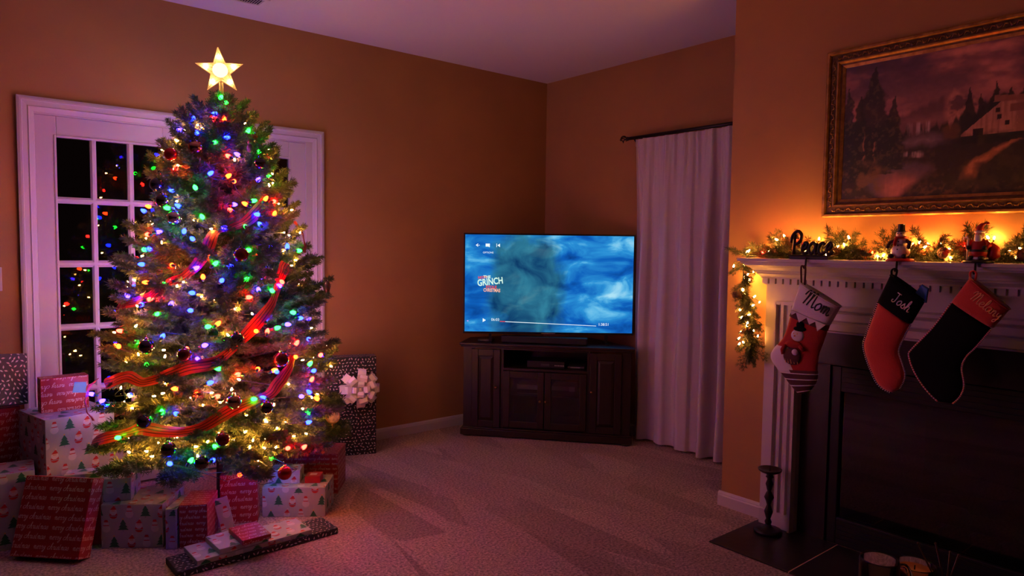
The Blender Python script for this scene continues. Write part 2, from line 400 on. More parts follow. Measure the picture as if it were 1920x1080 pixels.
def french_leaf(name, x0, x1, cols, rows, y):
    t = thing(name, None, None, (x0, y, 0)); tag(t, kind='structure')
    W = x1-x0; th = .035
    c = [(a-x0, b-x0) for a, b in cols]
    zt, zb = rows[0][1], rows[-1][0]
    fr = MB()
    fr.box(0, c[0][0], 0, th, .012, DZ-.004); fr.box(c[-1][1], W, 0, th, .012, DZ-.004)
    fr.box(c[0][0], c[-1][1], 0, th, zt, DZ-.004); fr.box(c[0][0], c[-1][1], 0, th, .012, zb)
    fr.build('door_frame', M_TRIM, t, bevel=.003)
    for i in range(len(c)-1):
        b = MB(); xa, xb = c[i][1], c[i+1][0]; m = (xa+xb)/2
        b.prism([(xa, .010), (m-.006, -.001), (m+.006, -.001), (xb, .010), (xb, th), (xa, th)], zb, zt)
        b.build('muntin', M_TRIM, t)
    for i in range(len(rows)-1):
        za, zb2 = rows[i+1][1], rows[i][0]; m = (za+zb2)/2
        pr = [(.010, za), (-.0015, m-.006), (-.0015, m+.006), (.010, zb2), (th, zb2), (th, za)]
        MB().rings([[(xx, a, b) for a, b in pr] for xx in (c[0][0], c[-1][1])]).build('muntin', M_TRIM, t)
    bead = MB()
    for (xa, xb, za, zb_) in ((c[0][0]-.012, c[0][0], zb-.012, zt+.012), (c[-1][1], c[-1][1]+.012, zb-.012, zt+.012)):
        bead.box(xa, xb, -.005, .01, za, zb_)
    bead.box(c[0][0], c[-1][1], -.005, .01, zt, zt+.012); bead.box(c[0][0], c[-1][1], -.005, .01, zb-.012, zb)
    bead.build('glazing_bead', M_TRIM, t, bevel=.003)
    pm = None
    for a, b in c:
        for za, zb_ in rows:
            if pm is None:
                pm = MB().box(-.5, .5, 0, .004, -.5, .5).mesh('pane', M_PANE)
            p = obj('pane', pm, t)
            p.location = ((a+b)/2, .016, (za+zb_)/2); p.scale = (b-a, 1, zb_-za)
    return t
ROWS = [(1.612, 1.922), (1.275, 1.578), (.934, 1.239), (.597, .901), (.262, .563)]
french_leaf('door_1', DX0+.003, 1.1065, [(.481, .633), (.663, .811), (.843, .992)], ROWS, YA+.012)
french_leaf('door_2', 1.1085, DX1-.003, [(1.222, 1.372), (1.402, 1.550), (1.580, 1.729)], ROWS, YA+.012)
# the dark ground outside the door
M_NIGHT = mat('dark_patio', (.02, .02, .022), .9)
tag(MB().box(-2, 4, YA+.12, YA+3, -.12, -.06).build('patio', M_NIGHT), kind='structure')

# light switch at the left edge
sw = thing('light_switch', 'white wall switch plate left of the french door', 'switch', (.198, YA, 1.183))
MB().box(-.036, .036, -.006, 0, -.06, .06).build('plate', M_TRIM, sw, bevel=.002)
MB().box(-.008, .008, -.014, -.006, -.016, .016).build('rocker', M_TRIM, sw, bevel=.002)
# ceiling vent
cv = thing('ceiling_vent', 'white slatted air vent in the ceiling above the tree', 'vent', (1.28, 3.99, HC))
vf = MB()
for a in ((-.18, .18, -.07, -.05), (-.18, .18, .05, .07), (-.18, -.155, -.05, .05), (.155, .18, -.05, .05)): vf.box(*a, -.008, 0)
vf.build('vent_frame', M_CEIL, cv, bevel=.002)
sm = MB().add([(-.005, -.05, -.006), (.004, -.05, -.001), (.004, .05, -.001), (-.005, .05, -.006), (-.005, -.05, -.0068), (.004, -.05, -.0018), (.004, .05, -.0018), (-.005, .05, -.0068)],
     [(0, 1, 2, 3), (7, 6, 5, 4), (0, 4, 5, 1), (1, 5, 6, 2), (2, 6, 7, 3), (3, 7, 4, 0)]).mesh('slat', M_CEIL)
for i in range(24): obj('slat', sm, cv).location = (-.149+i*.013, 0, 0)
MB().box(-.155, .155, -.05, .05, -.0012, -.0002).build('vent_shade_sheet', M_BLACKM, cv)  # black sheet standing in for the shade inside the duct

# ------------------------------------------------------------------ curtain
M_CURT = bpy.data.materials.new('sheer_curtain'); M_CURT.use_nodes = True
def curtain_mat():
    nt = M_CURT.node_tree; nt.nodes.remove(nt.nodes['Principled BSDF'])
    d = nt.nodes.new('ShaderNodeBsdfDiffuse'); d.inputs[0].default_value = (.66, .58, .60, 1)
    t = nt.nodes.new('ShaderNodeBsdfTranslucent'); t.inputs[0].default_value = (.7, .62, .64, 1)
    tr = nt.nodes.new('ShaderNodeBsdfTransparent')
    m1 = nt.nodes.new('ShaderNodeMixShader'); m1.inputs[0].default_value = .12
    m2 = nt.nodes.new('ShaderNodeMixShader')
    tc = nt.nodes.new('ShaderNodeTexCoord'); mp = nt.nodes.new('ShaderNodeMapping'); mp.inputs['Scale'].default_value = (4, 6, 130)
    n = nt.nodes.new('ShaderNodeTexNoise'); n.inputs['Scale'].default_value = 1.6; n.inputs['Detail'].default_value = 4
    mr = nt.nodes.new('ShaderNodeMapRange'); mr.inputs[3].default_value = .02; mr.inputs[4].default_value = .12
    nt.links.new(tc.outputs['Object'], mp.inputs[0]); nt.links.new(mp.outputs[0], n.inputs['Vector']); nt.links.new(n.outputs['Fac'], mr.inputs[0])
    nt.links.new(mr.outputs[0], m2.inputs[0])
    nt.links.new(d.outputs[0], m1.inputs[1]); nt.links.new(t.outputs[0], m1.inputs[2])
    nt.links.new(m1.outputs[0], m2.inputs[1]); nt.links.new(tr.outputs[0], m2.inputs[2])
    nt.links.new(m2.outputs[0], nt.nodes['Material Output'].inputs['Surface'])
curtain_mat()
def curtain():
    t = thing('curtain', 'sheer pale curtain hanging in soft folds beside the television', 'curtain', (0, 0, 0))
    ny, nz = 220, 44
    y0, y1 = 3.285, 2.14
    rg = random.Random(3)
    # fold centres and widths
    vs = []
    for k in range(nz+1):
        s = k/nz; z = 2.152-s*2.135
        for i in range(ny+1):
            q = i/ny
            yy = y0+(y1-y0)*q+.012*math.sin(q*9+1)*s
            if q < .12: yy -= .05*s*(1-q/.12)*.9
            f5 = math.sin(2*PI*(q*7.2+.14*math.sin(q*9))); big = .052*math.copysign(abs(f5)**.55, f5)*(.65+.35*math.sin(q*13+1))+.012*math.sin(2*PI*(q*9.7+.3))
            small = .007*math.sin(2*PI*(q*21+.25*math.sin(q*17)))+.003*math.sin(2*PI*q*37)
            x = 3.845+big*(.25+.9*min(1, s*2.2))*.9+small*max(0, 1-s*5.0)+.006*math.sin(z*5+q*8)
            vs.append((x, yy, z))
    def sheet(k0, k1, off=0.0):
        b = MB(); w = ny+1
        b.add([(v[0]-off, v[1], v[2]) for v in vs[k0*w:(k1+1)*w]], [(a*w+i, a*w+i+1, (a+1)*w+i+1, (a+1)*w+i) for a in range(k1-k0) for i in range(ny)])
        return b
    o = sheet(0, nz).build('curtain_cloth', M_CURT, t, smooth=True)
    sheet(nz-2, nz, .004).build('hem', M_CURT, t, smooth=True)
    h = sheet(0, 1, .006); h.build('rod_pocket', M_CURT, t, smooth=True)
    r = thing('curtain_rod', 'dark wrought iron curtain rod with a twisted cage finial', 'curtain rod', (3.845, 3.40, 2.168))
    MB().tube([(0, -.05, 0), (0, -1.28, 0)], .012, 10).build('rod', M_IRON, r, smooth=True)
    f = MB(); f.lathe([(.0, 0), (.013, .005), (.016, .012), (.010, .02), (.012, .03)], 10, rot=Euler((PI/2, 0, 0)).to_matrix(), o=(0, -.02, 0))
    for k in range(4):
        pts = []
        for j in range(9):
            u = j/8; a = k*PI/2+u*PI*.9; rr = .003+.022*math.sin(PI*u)
            pts.append((rr*math.cos(a), -.022+u*.055, rr*math.sin(a)))
        f.tube(pts, .0035, 6)
    f.ball((0, .036, 0), .006, 8, 6)
    f.build('finial', M_IRON, r, smooth=True)
    bk = MB(); bk.tube([(0, -.09, -.004), (.03, -.09, -.03), (.084, -.09, -.03)], .006, 8); bk.box(.079, .085, -.105, -.075, -.07, .01)
    bk.build('bracket', M_IRON, r)
curtain()

# ------------------------------------------------------------------ corner television cabinet
def cabinet():
    t = thing('television_cabinet', 'dark cherry corner cabinet with panel doors and glass doors under the television', 'cabinet', (2.909, 4.066, 0), math.radians(-50.15))
    foot = [(0, 0), (1.2, 0), (1.2, .09), (.86, .5), (.35, .5), (0, .28)]
    def off(p, e): 
        c = (.6, .22); return [(x+(e if x > c[0] else -e), y+(e*.3 if y > c[1] else -e)) for x, y in p]
    MB().prism(off(foot, .018), .655, .668).prism(off(foot, .026), .668, .686).build('top', M_DARKWOOD, t, bevel=.005)
    MB().prism(off(foot, .018), .012, .058).prism(off(foot, .010), .058, .070).build('plinth', M_DARKWOOD, t, bevel=.003)
    fm = MB().lathe([(.03, 0), (.045, .006), (.045, .012), (.03, .016)], 12).mesh('foot', M_DARKWOOD, True)
    for x, y in ((.03, .03), (1.17, .02), (.38, .45), (.83, .45)): obj('foot', fm, t).location = (x, y, 0)
    # carcass as panels so that the bays are hollow
    c = MB()
    c.box(0, .062, 0, .02, .07, .655); c.box(1.138, 1.2, 0, .02, .07, .655)
    c.box(.276, .296, 0, .40, .07, .655); c.box(.895, .915, 0, .30, .07, .655)
    c.box(.062, .276, 0, .02, .645, .655); c.box(.296, .895, 0, .40, .642, .655)
    c.box(.296, .895, 0, .42, .494, .510); c.box(.296, .895, .02, .42, .070, .082); c.box(.296, .895, .05, .40, .292, .304)
    c.box(.296, .895, .42, .44, .07, .655)
    c.prism([(0, 0), (.02, .02), (.02, .27), (0, .28)], .07, .655); c.prism([(1.18, .02), (1.2, 0), (1.2, .09), (1.18, .1)], .07, .655)
    c.build('carcass', M_DARKWOOD, t)
    for x0, x1, kx in ((.064, .274, .247), (.917, 1.136, .93)):
        d = thing('door', None, None); del_none(d); d.parent = t
        z0, z1 = .076, .642
        b = MB(); w = .048
        b.box(x0, x0+w, -.016, 0, z0, z1); b.box(x1-w, x1, -.016, 0, z0, z1); b.box(x0+w, x1-w, -.016, 0, z0, z0+w); b.box(x0+w, x1-w, -.016, 0, z1-w, z1)
        b.build('door_frame', M_DARKWOOD, d, bevel=.003)
        p = MB(); a0, a1, c0, c1 = x0+w, x1-w, z0+w, z1-w; e = .022
        p.add([(a0, -.004, c0), (a1, -.004, c0), (a1, -.004, c1), (a0, -.004, c1), (a0+e, -.014, c0+e), (a1-e, -.014, c0+e), (a1-e, -.014, c1-e), (a0+e, -.014, c1-e)],
              [(0, 1, 5, 4), (1, 2, 6, 5), (2, 3, 7, 6), (3, 0, 4, 7), (4, 5, 6, 7)])
        p.build('raised_panel', M_DARKWOOD, d)
        MB().lathe([(.004, 0), (.004, .008), (.009, .012), (.010, .018), (.006, .023), (.0, .024)], 10, rot=Euler((PI/2, 0, 0)).to_matrix(), o=(kx, -.016, .37)).build('knob', M_BRASSKNOB, d, smooth=True)
    for x0, x1, kx in ((.298, .592, .567), (.598, .893, .606)):
        d = thing('glass_door', None, None); del_none(d); d.parent = t
        z0, z1 = .084, .490; b = MB(); w = .046
        b.box(x0, x0+w, -.014, 0, z0, z1); b.box(x1-w, x1, -.014, 0, z0, z1); b.box(x0+w, x1-w, -.014, 0, z0, z0+w); b.box(x0+w, x1-w, -.014, 0, z1-w, z1)
        b.build('door_frame', M_DARKWOOD, d, bevel=.003)
        MB().box(x0+w, x1-w, -.007, -.004, z0+w, z1-w).build('pane', M_PANE, d)
        MB().lathe([(.004, 0), (.004, .008), (.009, .012), (.010, .018), (.006, .023), (.0, .024)], 10, rot=Euler((PI/2, 0, 0)).to_matrix(), o=(kx, -.014, .285)).build('knob', M_BRASSKNOB, d, smooth=True)
    return t
def del_none(o):
    for k in ('label', 'category', 'group'):
        if k in o: del o[k]
def cab_loc(s, d, z):
    a = math.radians(-50.15); return (2.909+s*math.cos(a)-d*math.sin(a), 4.066+s*math.sin(a)+d*math.cos(a), z)
CA = math.radians(-50.15)
cabinet()
def device(name, label, cat, s, d, z, w, dp, h, body, extras=()):
    t = thing(name, label, cat, cab_loc(s, d, z), CA)
    MB().box(0, w, 0, dp, .004, h).build('case', body, t, bevel=.003)
    fm = MB().box(0, .015, 0, .015, 0, .005).mesh('foot', M_BLACKM)
    for a in (.015, w-.03):
        for b in (.015, dp-.03): obj('foot', fm, t).location = (a, b, 0)
    for nm, b, m in extras: b.build(nm, m, t)
    return t
M_LED = emit('led_light', (.9, .7, .5), .5)
M_SILV = mat('silver_plastic', (.5, .45, .43), .4, metal=.3)
M_WHITEP = mat('white_plastic', (.75, .68, .68), .5)
M_DKGREY = mat('dark_grey_plastic', (.05, .05, .055), .4)
dsp = MB().box(.10, .16, -.001, 0, .018, .034); bt = MB()
for k in range(6): bt.box(.20+k*.012, .207+k*.012, -.002, 0, .02, .027)
device('cable_box', 'black cable box with small buttons on the open cabinet shelf', 'cable box', .46, .05, .510, .27, .2, .052, M_BLACK, (('display', dsp, M_DKGREY), ('buttons', bt, M_SILV)))
device('disc_player', 'thin black disc player right of the cable box', 'disc player', .75, .08, .510, .12, .18, .018, M_DKGREY, (('tray', MB().box(.02, .09, -.001, 0, .008, .012), M_SILV),))
device('game_console', 'pale slim box behind the left glass door', 'electronics', .385, .07, .304, .17, .2, .078, M_DKGREY, (('pale_front', MB().box(.0, .17, -.003, 0, .045, .078), M_WHITEP), ('trim_line', MB().box(.0, .17, -.003, 0, .012, .016), M_SILV)))
device('video_recorder', 'pale slim box behind the right glass door', 'electronics', .64, .07, .304, .165, .2, .078, M_DKGREY, (('pale_front', MB().box(.0, .125, -.003, 0, .048, .078), mat('pinkish_plastic', (.45, .36, .36), .5)), ('label_plate', MB().box(.125, .165, -.003, 0, .044, .078), M_WHITEP)))
sb = thing('soundbar', 'long black soundbar below the television', 'soundbar', cab_loc(.27, .03, .686), CA)
MB().box(0, .62, 0, .07, .006, .052).build('case', M_BLACK, sb, bevel=.006)
MB().box(.006, .614, -.002, 0, .010, .048).build('grille', M_BLACKM, sb)
MB().box(.05, .09, .01, .06, 0, .007).build('foot', M_BLACKM, sb); MB().box(.53, .57, .01, .06, 0, .007).build('foot', M_BLACKM, sb)
rb = thing('remote_sensor', 'small black receiver puck at the left end of the cabinet top', 'receiver', cab_loc(.09, .05, .686), CA)
MB().box(0, .11, 0, .09, 0, .022).build('case', M_BLACK, rb, bevel=.006)
MB().box(.02, .09, -.001, 0, .006, .012).build('front_window', M_DKGREY, rb)

# ------------------------------------------------------------------ television
def tv_mat():
    m = bpy.data.materials.new('screen_picture'); m.use_nodes = True
    nt = m.node_tree; nt.nodes.remove(nt.nodes['Principled BSDF'])
    N = nt.nodes.new; L = nt.links.new
    tc = N('ShaderNodeTexCoord')
    mp = N('ShaderNodeMapping'); mp.inputs['Scale'].default_value = (1.6, 1, 3.4); mp.inputs['Rotation'].default_value = (0, math.radians(-22), 0)
    L(tc.outputs['Object'], mp.inputs[0])
    n1 = N('ShaderNodeTexNoise'); n1.inputs['Scale'].default_value = 2.1; n1.inputs['Detail'].default_value = 7; n1.inputs['Roughness'].default_value = .52; n1.inputs['Distortion'].default_value = .6
    L(mp.outputs[0], n1.inputs['Vector'])
    r = N('ShaderNodeValToRGB')
    cr = r.color_ramp
    cr.elements[0].position = .28; cr.elements[0].color = (.002, .035, .20, 1)
    cr.elements[1].position = .74; cr.elements[1].color = (.36, .66, .80, 1)
    e = cr.elements.new(.42); e.color = (.004, .10, .43, 1)
    e = cr.elements.new(.55); e.color = (.02, .24, .58, 1)
    e = cr.elements.new(.62); e.color = (.10, .42, .70, 1)
    L(n1.outputs['Fac'], r.inputs[0])
    # a dark stormy bank of cloud left of the middle
    sep = N('ShaderNodeSeparateXYZ'); L(tc.outputs['Object'], sep.inputs[0])
    def math_(op, a, b=None):
        q = N('ShaderNodeMath'); q.operation = op
        for k, s in ((0, a), (1, b)):
            if s is None: continue
            if isinstance(s, (int, float)): q.inputs[k].default_value = s
            else: L(s, q.inputs[k])
        return q.outputs[0]
    dx = math_('DIVIDE', math_('ADD', sep.outputs[0], .17), .30)
    dz = math_('DIVIDE', math_('ADD', sep.outputs[2], .04), .46)
    dd = math_('ADD', math_('MULTIPLY', dx, dx), math_('MULTIPLY', dz, dz))
    n2 = N('ShaderNodeTexNoise'); n2.inputs['Scale'].default_value = 6; n2.inputs['Detail'].default_value = 6
    L(tc.outputs['Object'], n2.inputs['Vector'])
    dd2 = math_('ADD', dd, math_('MULTIPLY', math_('SUBTRACT', n2.outputs['Fac'], .5), 1.6))
    mr = N('ShaderNodeMapRange'); mr.inputs[1].default_value = .55; mr.inputs[2].default_value = 1.15; mr.inputs[3].default_value = .88; mr.inputs[4].default_value = 0
    L(dd2, mr.inputs[0])
    rc = N('ShaderNodeValToRGB')
    rc.color_ramp.elements[0].color = (.002, .022, .075, 1); rc.color_ramp.elements[0].position = .35
    rc.color_ramp.elements[1].color = (.03, .19, .26, 1); rc.color_ramp.elements[1].position = .70
    n3 = N('ShaderNodeTexNoise'); n3.inputs['Scale'].default_value = 5; n3.inputs['Detail'].default_value = 8; n3.inputs['Distortion'].default_value = .8
    L(tc.outputs['Object'], n3.inputs['Vector']); L(n3.outputs['Fac'], rc.inputs[0])
    mx = N('ShaderNodeMixRGB'); L(mr.outputs[0], mx.inputs[0]); L(r.outputs[0], mx.inputs[1]); L(rc.outputs[0], mx.inputs[2])
    em = N('ShaderNodeEmission'); em.inputs[1].default_value = E_TV; L(mx.outputs[0], em.inputs[0])
    L(em.outputs[0], nt.nodes['Material Output'].inputs['Surface'])
    return m
def television():
    t = thing('television', 'wide flat television showing a blue cloudy film scene', 'television', (3.371, 3.666, .686), math.radians(-39.56))
    w, h, z0 = 1.232, .724, .066      # z0: gap between cabinet top and the lower edge
    zc = z0+h/2
    MB().box(-w/2, w/2, .003, .035, z0, z0+h).box(-.40, .40, .035, .075, z0+.05, z0+.48).build('back_shell', M_BLACK, t, bevel=.004)
    b = MB(); bz = .011
    b.box(-w/2, w/2, -.004, .003, z0+h-bz, z0+h); b.box(-w/2, w/2, -.004, .003, z0, z0+.015); b.box(-w/2, -w/2+bz, -.004, .003, z0+.015, z0+h-bz); b.box(w/2-bz, w/2, -.004, .003, z0+.015, z0+h-bz)
    b.build('bezel', M_BLACK, t, bevel=.0015)
    s = MB().box(-w/2+bz, w/2-bz, -.002, .003, -h/2+.015, h/2-bz).build('screen', tv_mat(), t); s.location = (0, 0, zc)
    MB().box(-.05, .05, -.0045, -.004, z0+.004, z0+.008).build('maker_plate', M_SILV, t)
    for sx in (-.42, .42):
        MB().add([(sx-.012, -.09, 0), (sx+.012, -.09, 0), (sx+.012, .13, 0), (sx-.012, .13, 0), (sx-.012, -.09, .008), (sx+.012, -.09, .008), (sx+.012, .13, .008), (sx-.012, .13, .008)],
                 [(3, 2, 1, 0), (4, 5, 6, 7), (0, 1, 5, 4), (1, 2, 6, 5), (2, 3, 7, 6), (3, 0, 4, 7)]).box(sx-.01, sx+.01, .004, .03, .008, z0+.02).build('stand_foot', M_BLACK, t)
    ui = emit('screen_white', (.80, .90, .95), 1.0*E_TV); red = emit('screen_red', (.75, .06, .07), .9*E_TV); pale = emit('screen_pale_green', (.62, .85, .72), 1.0*E_TV); sal = emit('screen_salmon', (.85, .42, .30), E_TV)
    R = Euler((PI/2, 0, 0)).to_matrix().to_4x4()
    # positions on the picture: fx from the left, fy from the top, 0..1
    SW, SH = w-2*bz, h-bz-.015
    def pos(fx, fy): return (-w/2+bz+fx*SW, -.0028, z0+.015+(1-fy)*SH)
    def put(name, text, fx, fy, size, m, bold=0.0, align='LEFT', rot=0.0, sx=1.0, sh=0):
        me = font_mesh(text, size, name, 0.0, bold, align); me.materials.append(m)
        o = obj(name, me, s)
        p = pos(fx, fy); o.location = (p[0], p[1], p[2]-zc); o.rotation_euler = (PI/2, rot, 0); o.scale = (sx, 1, 1)
        return o
    put('options_caption', 'OPTIONS', .105, .192, .018, ui)
    put('elapsed_time', '06:03', .158, .888, .027, ui)
    put('total_time', '1:38:51', .797, .925, .027, ui)
    put('title_line', 'HOW', .078, .455, .026, red, .001, rot=-.05)
    put('title_line', 'THE', .110, .448, .028, pale, .001)
    put('title_line', 'GRINCH', .076, .53, .066, pale, .0015, rot=-.12, sx=.74)
    put('title_line', 'STOLE', .125, .552, .027, red, .001)
    put('title_line', 'CHRISTMAS', .110, .585, .034, sal, .001, rot=.03, sx=.68)
    def flat(name, polys, m):
        b = MB()
        for poly in polys:
            b.add([(p[0], p[1], p[2]-zc) for p in (pos(x, y) for x, y in poly)], [tuple(range(len(poly)))])
        b.build(name, m, s)
    flat('back_arrow', [[(.062, .108), (.075, .092), (.078, .096), (.070, .106), (.086, .106), (.086, .111), (.070, .111), (.078, .121), (.075, .125)]], ui)
    flat('subtitles_icon', [[(.121, .092), (.146, .092), (.146, .122), (.143, .130), (.139, .122), (.121, .122)]], ui)
    flat('previous_icon', [[(.185, .09), (.188, .09), (.188, .127), (.185, .127)], [(.191, .1085), (.206, .09), (.206, .127)]], ui)
    flat('play_icon', [[(.108, .862), (.127, .882), (.108, .902)]], ui)
    flat('progress_bar', [[(.242, .892), (.785, .926), (.785, .931), (.242, .898)]], ui)
    flat('progress_played', [[(.210, .889), (.242, .891), (.242, .899), (.210, .897)]], red)
    flat('corner_dot', [[(.012, .888), (.020, .884), (.025, .892), (.018, .9)]], emit('screen_violet', (.35, .3, .8), E_TV))
television()

# ================================================================== fireplace
ML, MR = 1.84, -.34             # outer edges of the mantel legs
M_FIREBOX = mat('soot_black', (.008, .007, .006), .85, bump=.2, bscale=40)
M_METAL = mat('black_stove_metal', (.012, .011, .010), .45, metal=.3)
M_LOG = mat('ceramic_log', (.10, .075, .055), .9, noise=.6, nscale=14, bump=.8, bscale=30)
def mantel():
    t = thing('fireplace_mantel', 'white painted fireplace mantel with a row of small dentil blocks', 'mantel', (0, 0, 0))
    def run(name, prof, y0, y1, ret=0.0):
        # profile (depth from the wall, z); the left end returns to the wall mitred
        rs = [[(XC-a, y1-(a*ret), b) for a, b in prof], [(XC-a, y0+(a*ret), b) for a, b in prof]]
        MB().rings(rs).build(name, M_TRIM, t)
    s = MB().box(XC-.222, XC, MR-.07, ML+.07, 1.322, 1.338); s.build('shelf', M_TRIM, t, bevel=.004)
    MB().box(XC-.210, XC, MR-.058, ML+.058, 1.312, 1.322).build('shelf_bed', M_TRIM, t, bevel=.002)
    prof = [(0, 1.312), (.198, 1.312), (.198, 1.305), (.185, 1.300), (.165, 1.292), (.150, 1.280), (.146, 1.272), (.130, 1.270), (.128, 1.262), (.116, 1.256), (.106, 1.248), (.104, 1.240), (0, 1.240)]
    rs = []
    for e in (0, 1):
        rs.append([(XC-a, (ML-.038+a*.42) if e else (MR+.038-a*.42), b) for a, b in prof])
    MB().rings(rs).build('crown_moulding', M_TRIM, t)
    MB().box(XC-.080, XC, MR-.002, ML+.002, 1.208, 1.240).build('dentil_backing', M_TRIM, t)
    dm = MB().box(-.018, 0, -.0142, .0142, 0, .026).mesh('dentil', M_TRIM)
    n = 58
    for i in range(n):
        o = obj('dentil', dm, t); o.location = (XC-.080, ML-.012-i*(ML-MR-.024)/(n-1), 1.214)
    MB().box(XC-.060, XC, MR, ML, 1.0, 1.208).build('frieze', M_TRIM, t)
    # raised bands of the frieze over the opening
    def band(y0, y1, z0, z1, d0, d1, nm):
        MB().add([(XC-d0, y0, z0), (XC-d0, y1, z0), (XC-d0, y1, z1), (XC-d0, y0, z1), (XC-d1, y0+.008, z0+.008), (XC-d1, y1-.008, z0+.008), (XC-d1, y1-.008, z1-.008), (XC-d1, y0+.008, z1-.008)],
                 [(0, 1, 5, 4), (1, 2, 6, 5), (2, 3, 7, 6), (3, 0, 4, 7), (4, 5, 6, 7)]).build(nm, M_TRIM, t)
    band(-.16, 1.66, 1.098, 1.128, .06, .082, 'frieze_moulding')
    band(-.16, 1.66, 1.052, 1.098, .06, .070, 'frieze_band')
    band(-.16, 1.66, 1.006, 1.052, .06, .086, 'opening_moulding')
    for sy, a, b in ((1, 1.66, ML), (-1, MR, -.16)):
        L = thing('mantel_leg', None, None); L.parent = t
        MB().box(XC-.060, XC, a, b, .0, 1.0).build('leg_board', M_TRIM, L, bevel=.002)
        MB().box(XC-.072, XC-.060, a+.004, b-.004, .0, .085).build('leg_base', M_TRIM, L, bevel=.003)
        # pilaster mouldings
        ed = a if sy > 0 else b
        for o_, w_, p_ in ((.0, .024, .024), (.034, .030, .012), (.072, .030, .012), (.112, .016, .018)):
            y0 = ed+sy*o_; y1 = ed+sy*(o_+w_); y0, y1 = min(y0, y1), max(y0, y1)
            z1 = 1.006 if o_ < .02 else 1.125
            MB().prism([(XC-.06, y0), (XC-.06-p_, y0+w_*.25), (XC-.06-p_, y1-w_*.25), (XC-.06, y1)], .085 if o_ else 0, z1).build('moulding_strip', M_TRIM, L)
        y0, y1 = (ed+.026, ed+.124) if sy > 0 else (ed-.124, ed-.026)
        MB().prism([(XC-.06, y0), (XC-.078, y0+.003), (XC-.078, y1-.003), (XC-.06, y1)], 1.112, 1.128).build('panel_head', M_TRIM, L)
mantel()
def fireplace():
    sr = thing('fireplace_surround', 'dark slate slab border around the firebox opening', 'surround', (0, 0, 0))
    sm_ = MB().box(XC-.022, XC, FY1, 1.66, 0, FZ).mesh('slab', M_SLATE); obj('slab', sm_, sr)
    MB().box(XC-.022, XC, -.16, FY0, 0, FZ).build('slab', M_SLATE, sr)
    for a, b in ((-.16, .445), (.447, 1.052), (1.054, 1.66)): MB().box(XC-.022, XC, a, b, FZ+.0015, 1.0).build('slab', M_SLATE, sr, bevel=.001)
    t = thing('fireplace_insert', 'black metal fireplace insert with dark glass front', 'fireplace', (0, 0, 0))
    b = MB(); y0, y1, z1, x0 = FY0+.004, FY1-.004, FZ-.004, XC-.012
    b.box(x0, XC+.03, y1-.045, y1, .003, z1); b.box(x0, XC+.03, y0, y0+.045, .003, z1); b.box(x0, XC+.03, y0+.045, y1-.045, z1-.115, z1); b.box(x0, XC+.03, y0+.045, y1-.045, .003, .13)
    b.build('front_frame', M_METAL, t, bevel=.003)
    lv = MB().box(-.006, 0, 0, y1-y0-.1, -.004, .004).mesh('louvre', M_METAL)
    for k in range(5): obj('louvre', lv, t).location = (x0, y0+.05, .03+k*.021)
    for k in range(4): obj('louvre', lv, t).location = (x0, y0+.05, z1-.025-k*.024)
    c = MB(); xb = XC+.46
    ya, yb, za, zb = y0+.045, y1-.045, .13, z1-.115
    c.add([(XC+.03, ya, za), (XC+.03, yb, za), (xb, yb-.2, za), (xb, ya+.2, za), (XC+.03, ya, zb), (XC+.03, yb, zb), (xb, yb-.2, zb), (xb, ya+.2, zb)],
          [(0, 1, 2, 3), (4, 7, 6, 5), (1, 5, 6, 2), (3, 2, 6, 7), (0, 3, 7, 4)])
    c.build('fire_chamber', M_FIREBOX, t)
    MB().box(XC+.006, XC+.010, ya, yb, za, zb).build('glass_front', M_PANE, t)
    g = MB()
    for k in range(7): g.tube([(XC+.12, .42+k*.11, .13), (XC+.12, .42+k*.11, .17), (XC+.34, .42+k*.11, .17), (XC+.34, .42+k*.11, .13)], .007, 6)
    g.build('grate', M_METAL, t)
    rg = random.Random(5)
    for k, (p0, p1, r) in enumerate((((XC+.16, 1.22, .22), (XC+.20, .36, .215), .042), ((XC+.30, 1.14, .23), (XC+.30, .40, .23), .05), ((XC+.14, .98, .30), (XC+.30, .62, .33), .034))):
        l = thing('ceramic_log', ('long charred log lying in front on the fire grate', 'thick charred log lying at the back of the fire grate', 'short charred log laid across the other two')[k], 'log', p0)
        pts = [Vector(p0).lerp(Vector(p1), i/8)-Vector(p0)+Vector((rg.uniform(-.01, .01), 0, rg.uniform(-.006, .006))) for i in range(9)]
        MB().tube(pts, [r*rg.uniform(.85, 1.1) for _ in pts], 10).build('log_body', M_LOG, l, smooth=True)
fireplace()
def hearth():
    h = thing('hearth', 'flush hearth of large dark slate tiles edged with pale grout', 'hearth', (0, 0, 0))
    x0, x1 = 2.755, XC-.062
    MB().box(x0, XC-.0225, MR, 1.850, 0, .0068).build('grout_bed', M_GROUT, h)
    ys = [1.852, 1.458, 1.062, .666, .27, -.126, MR]
    for i in range(len(ys)-1):
        MB().box(x0-.002, XC-.024, ys[i+1]+.0028, ys[i]-(.0028 if i else -.002), 0.0005, .0075).build('tile', M_SLATE, h, bevel=.001)
hearth()

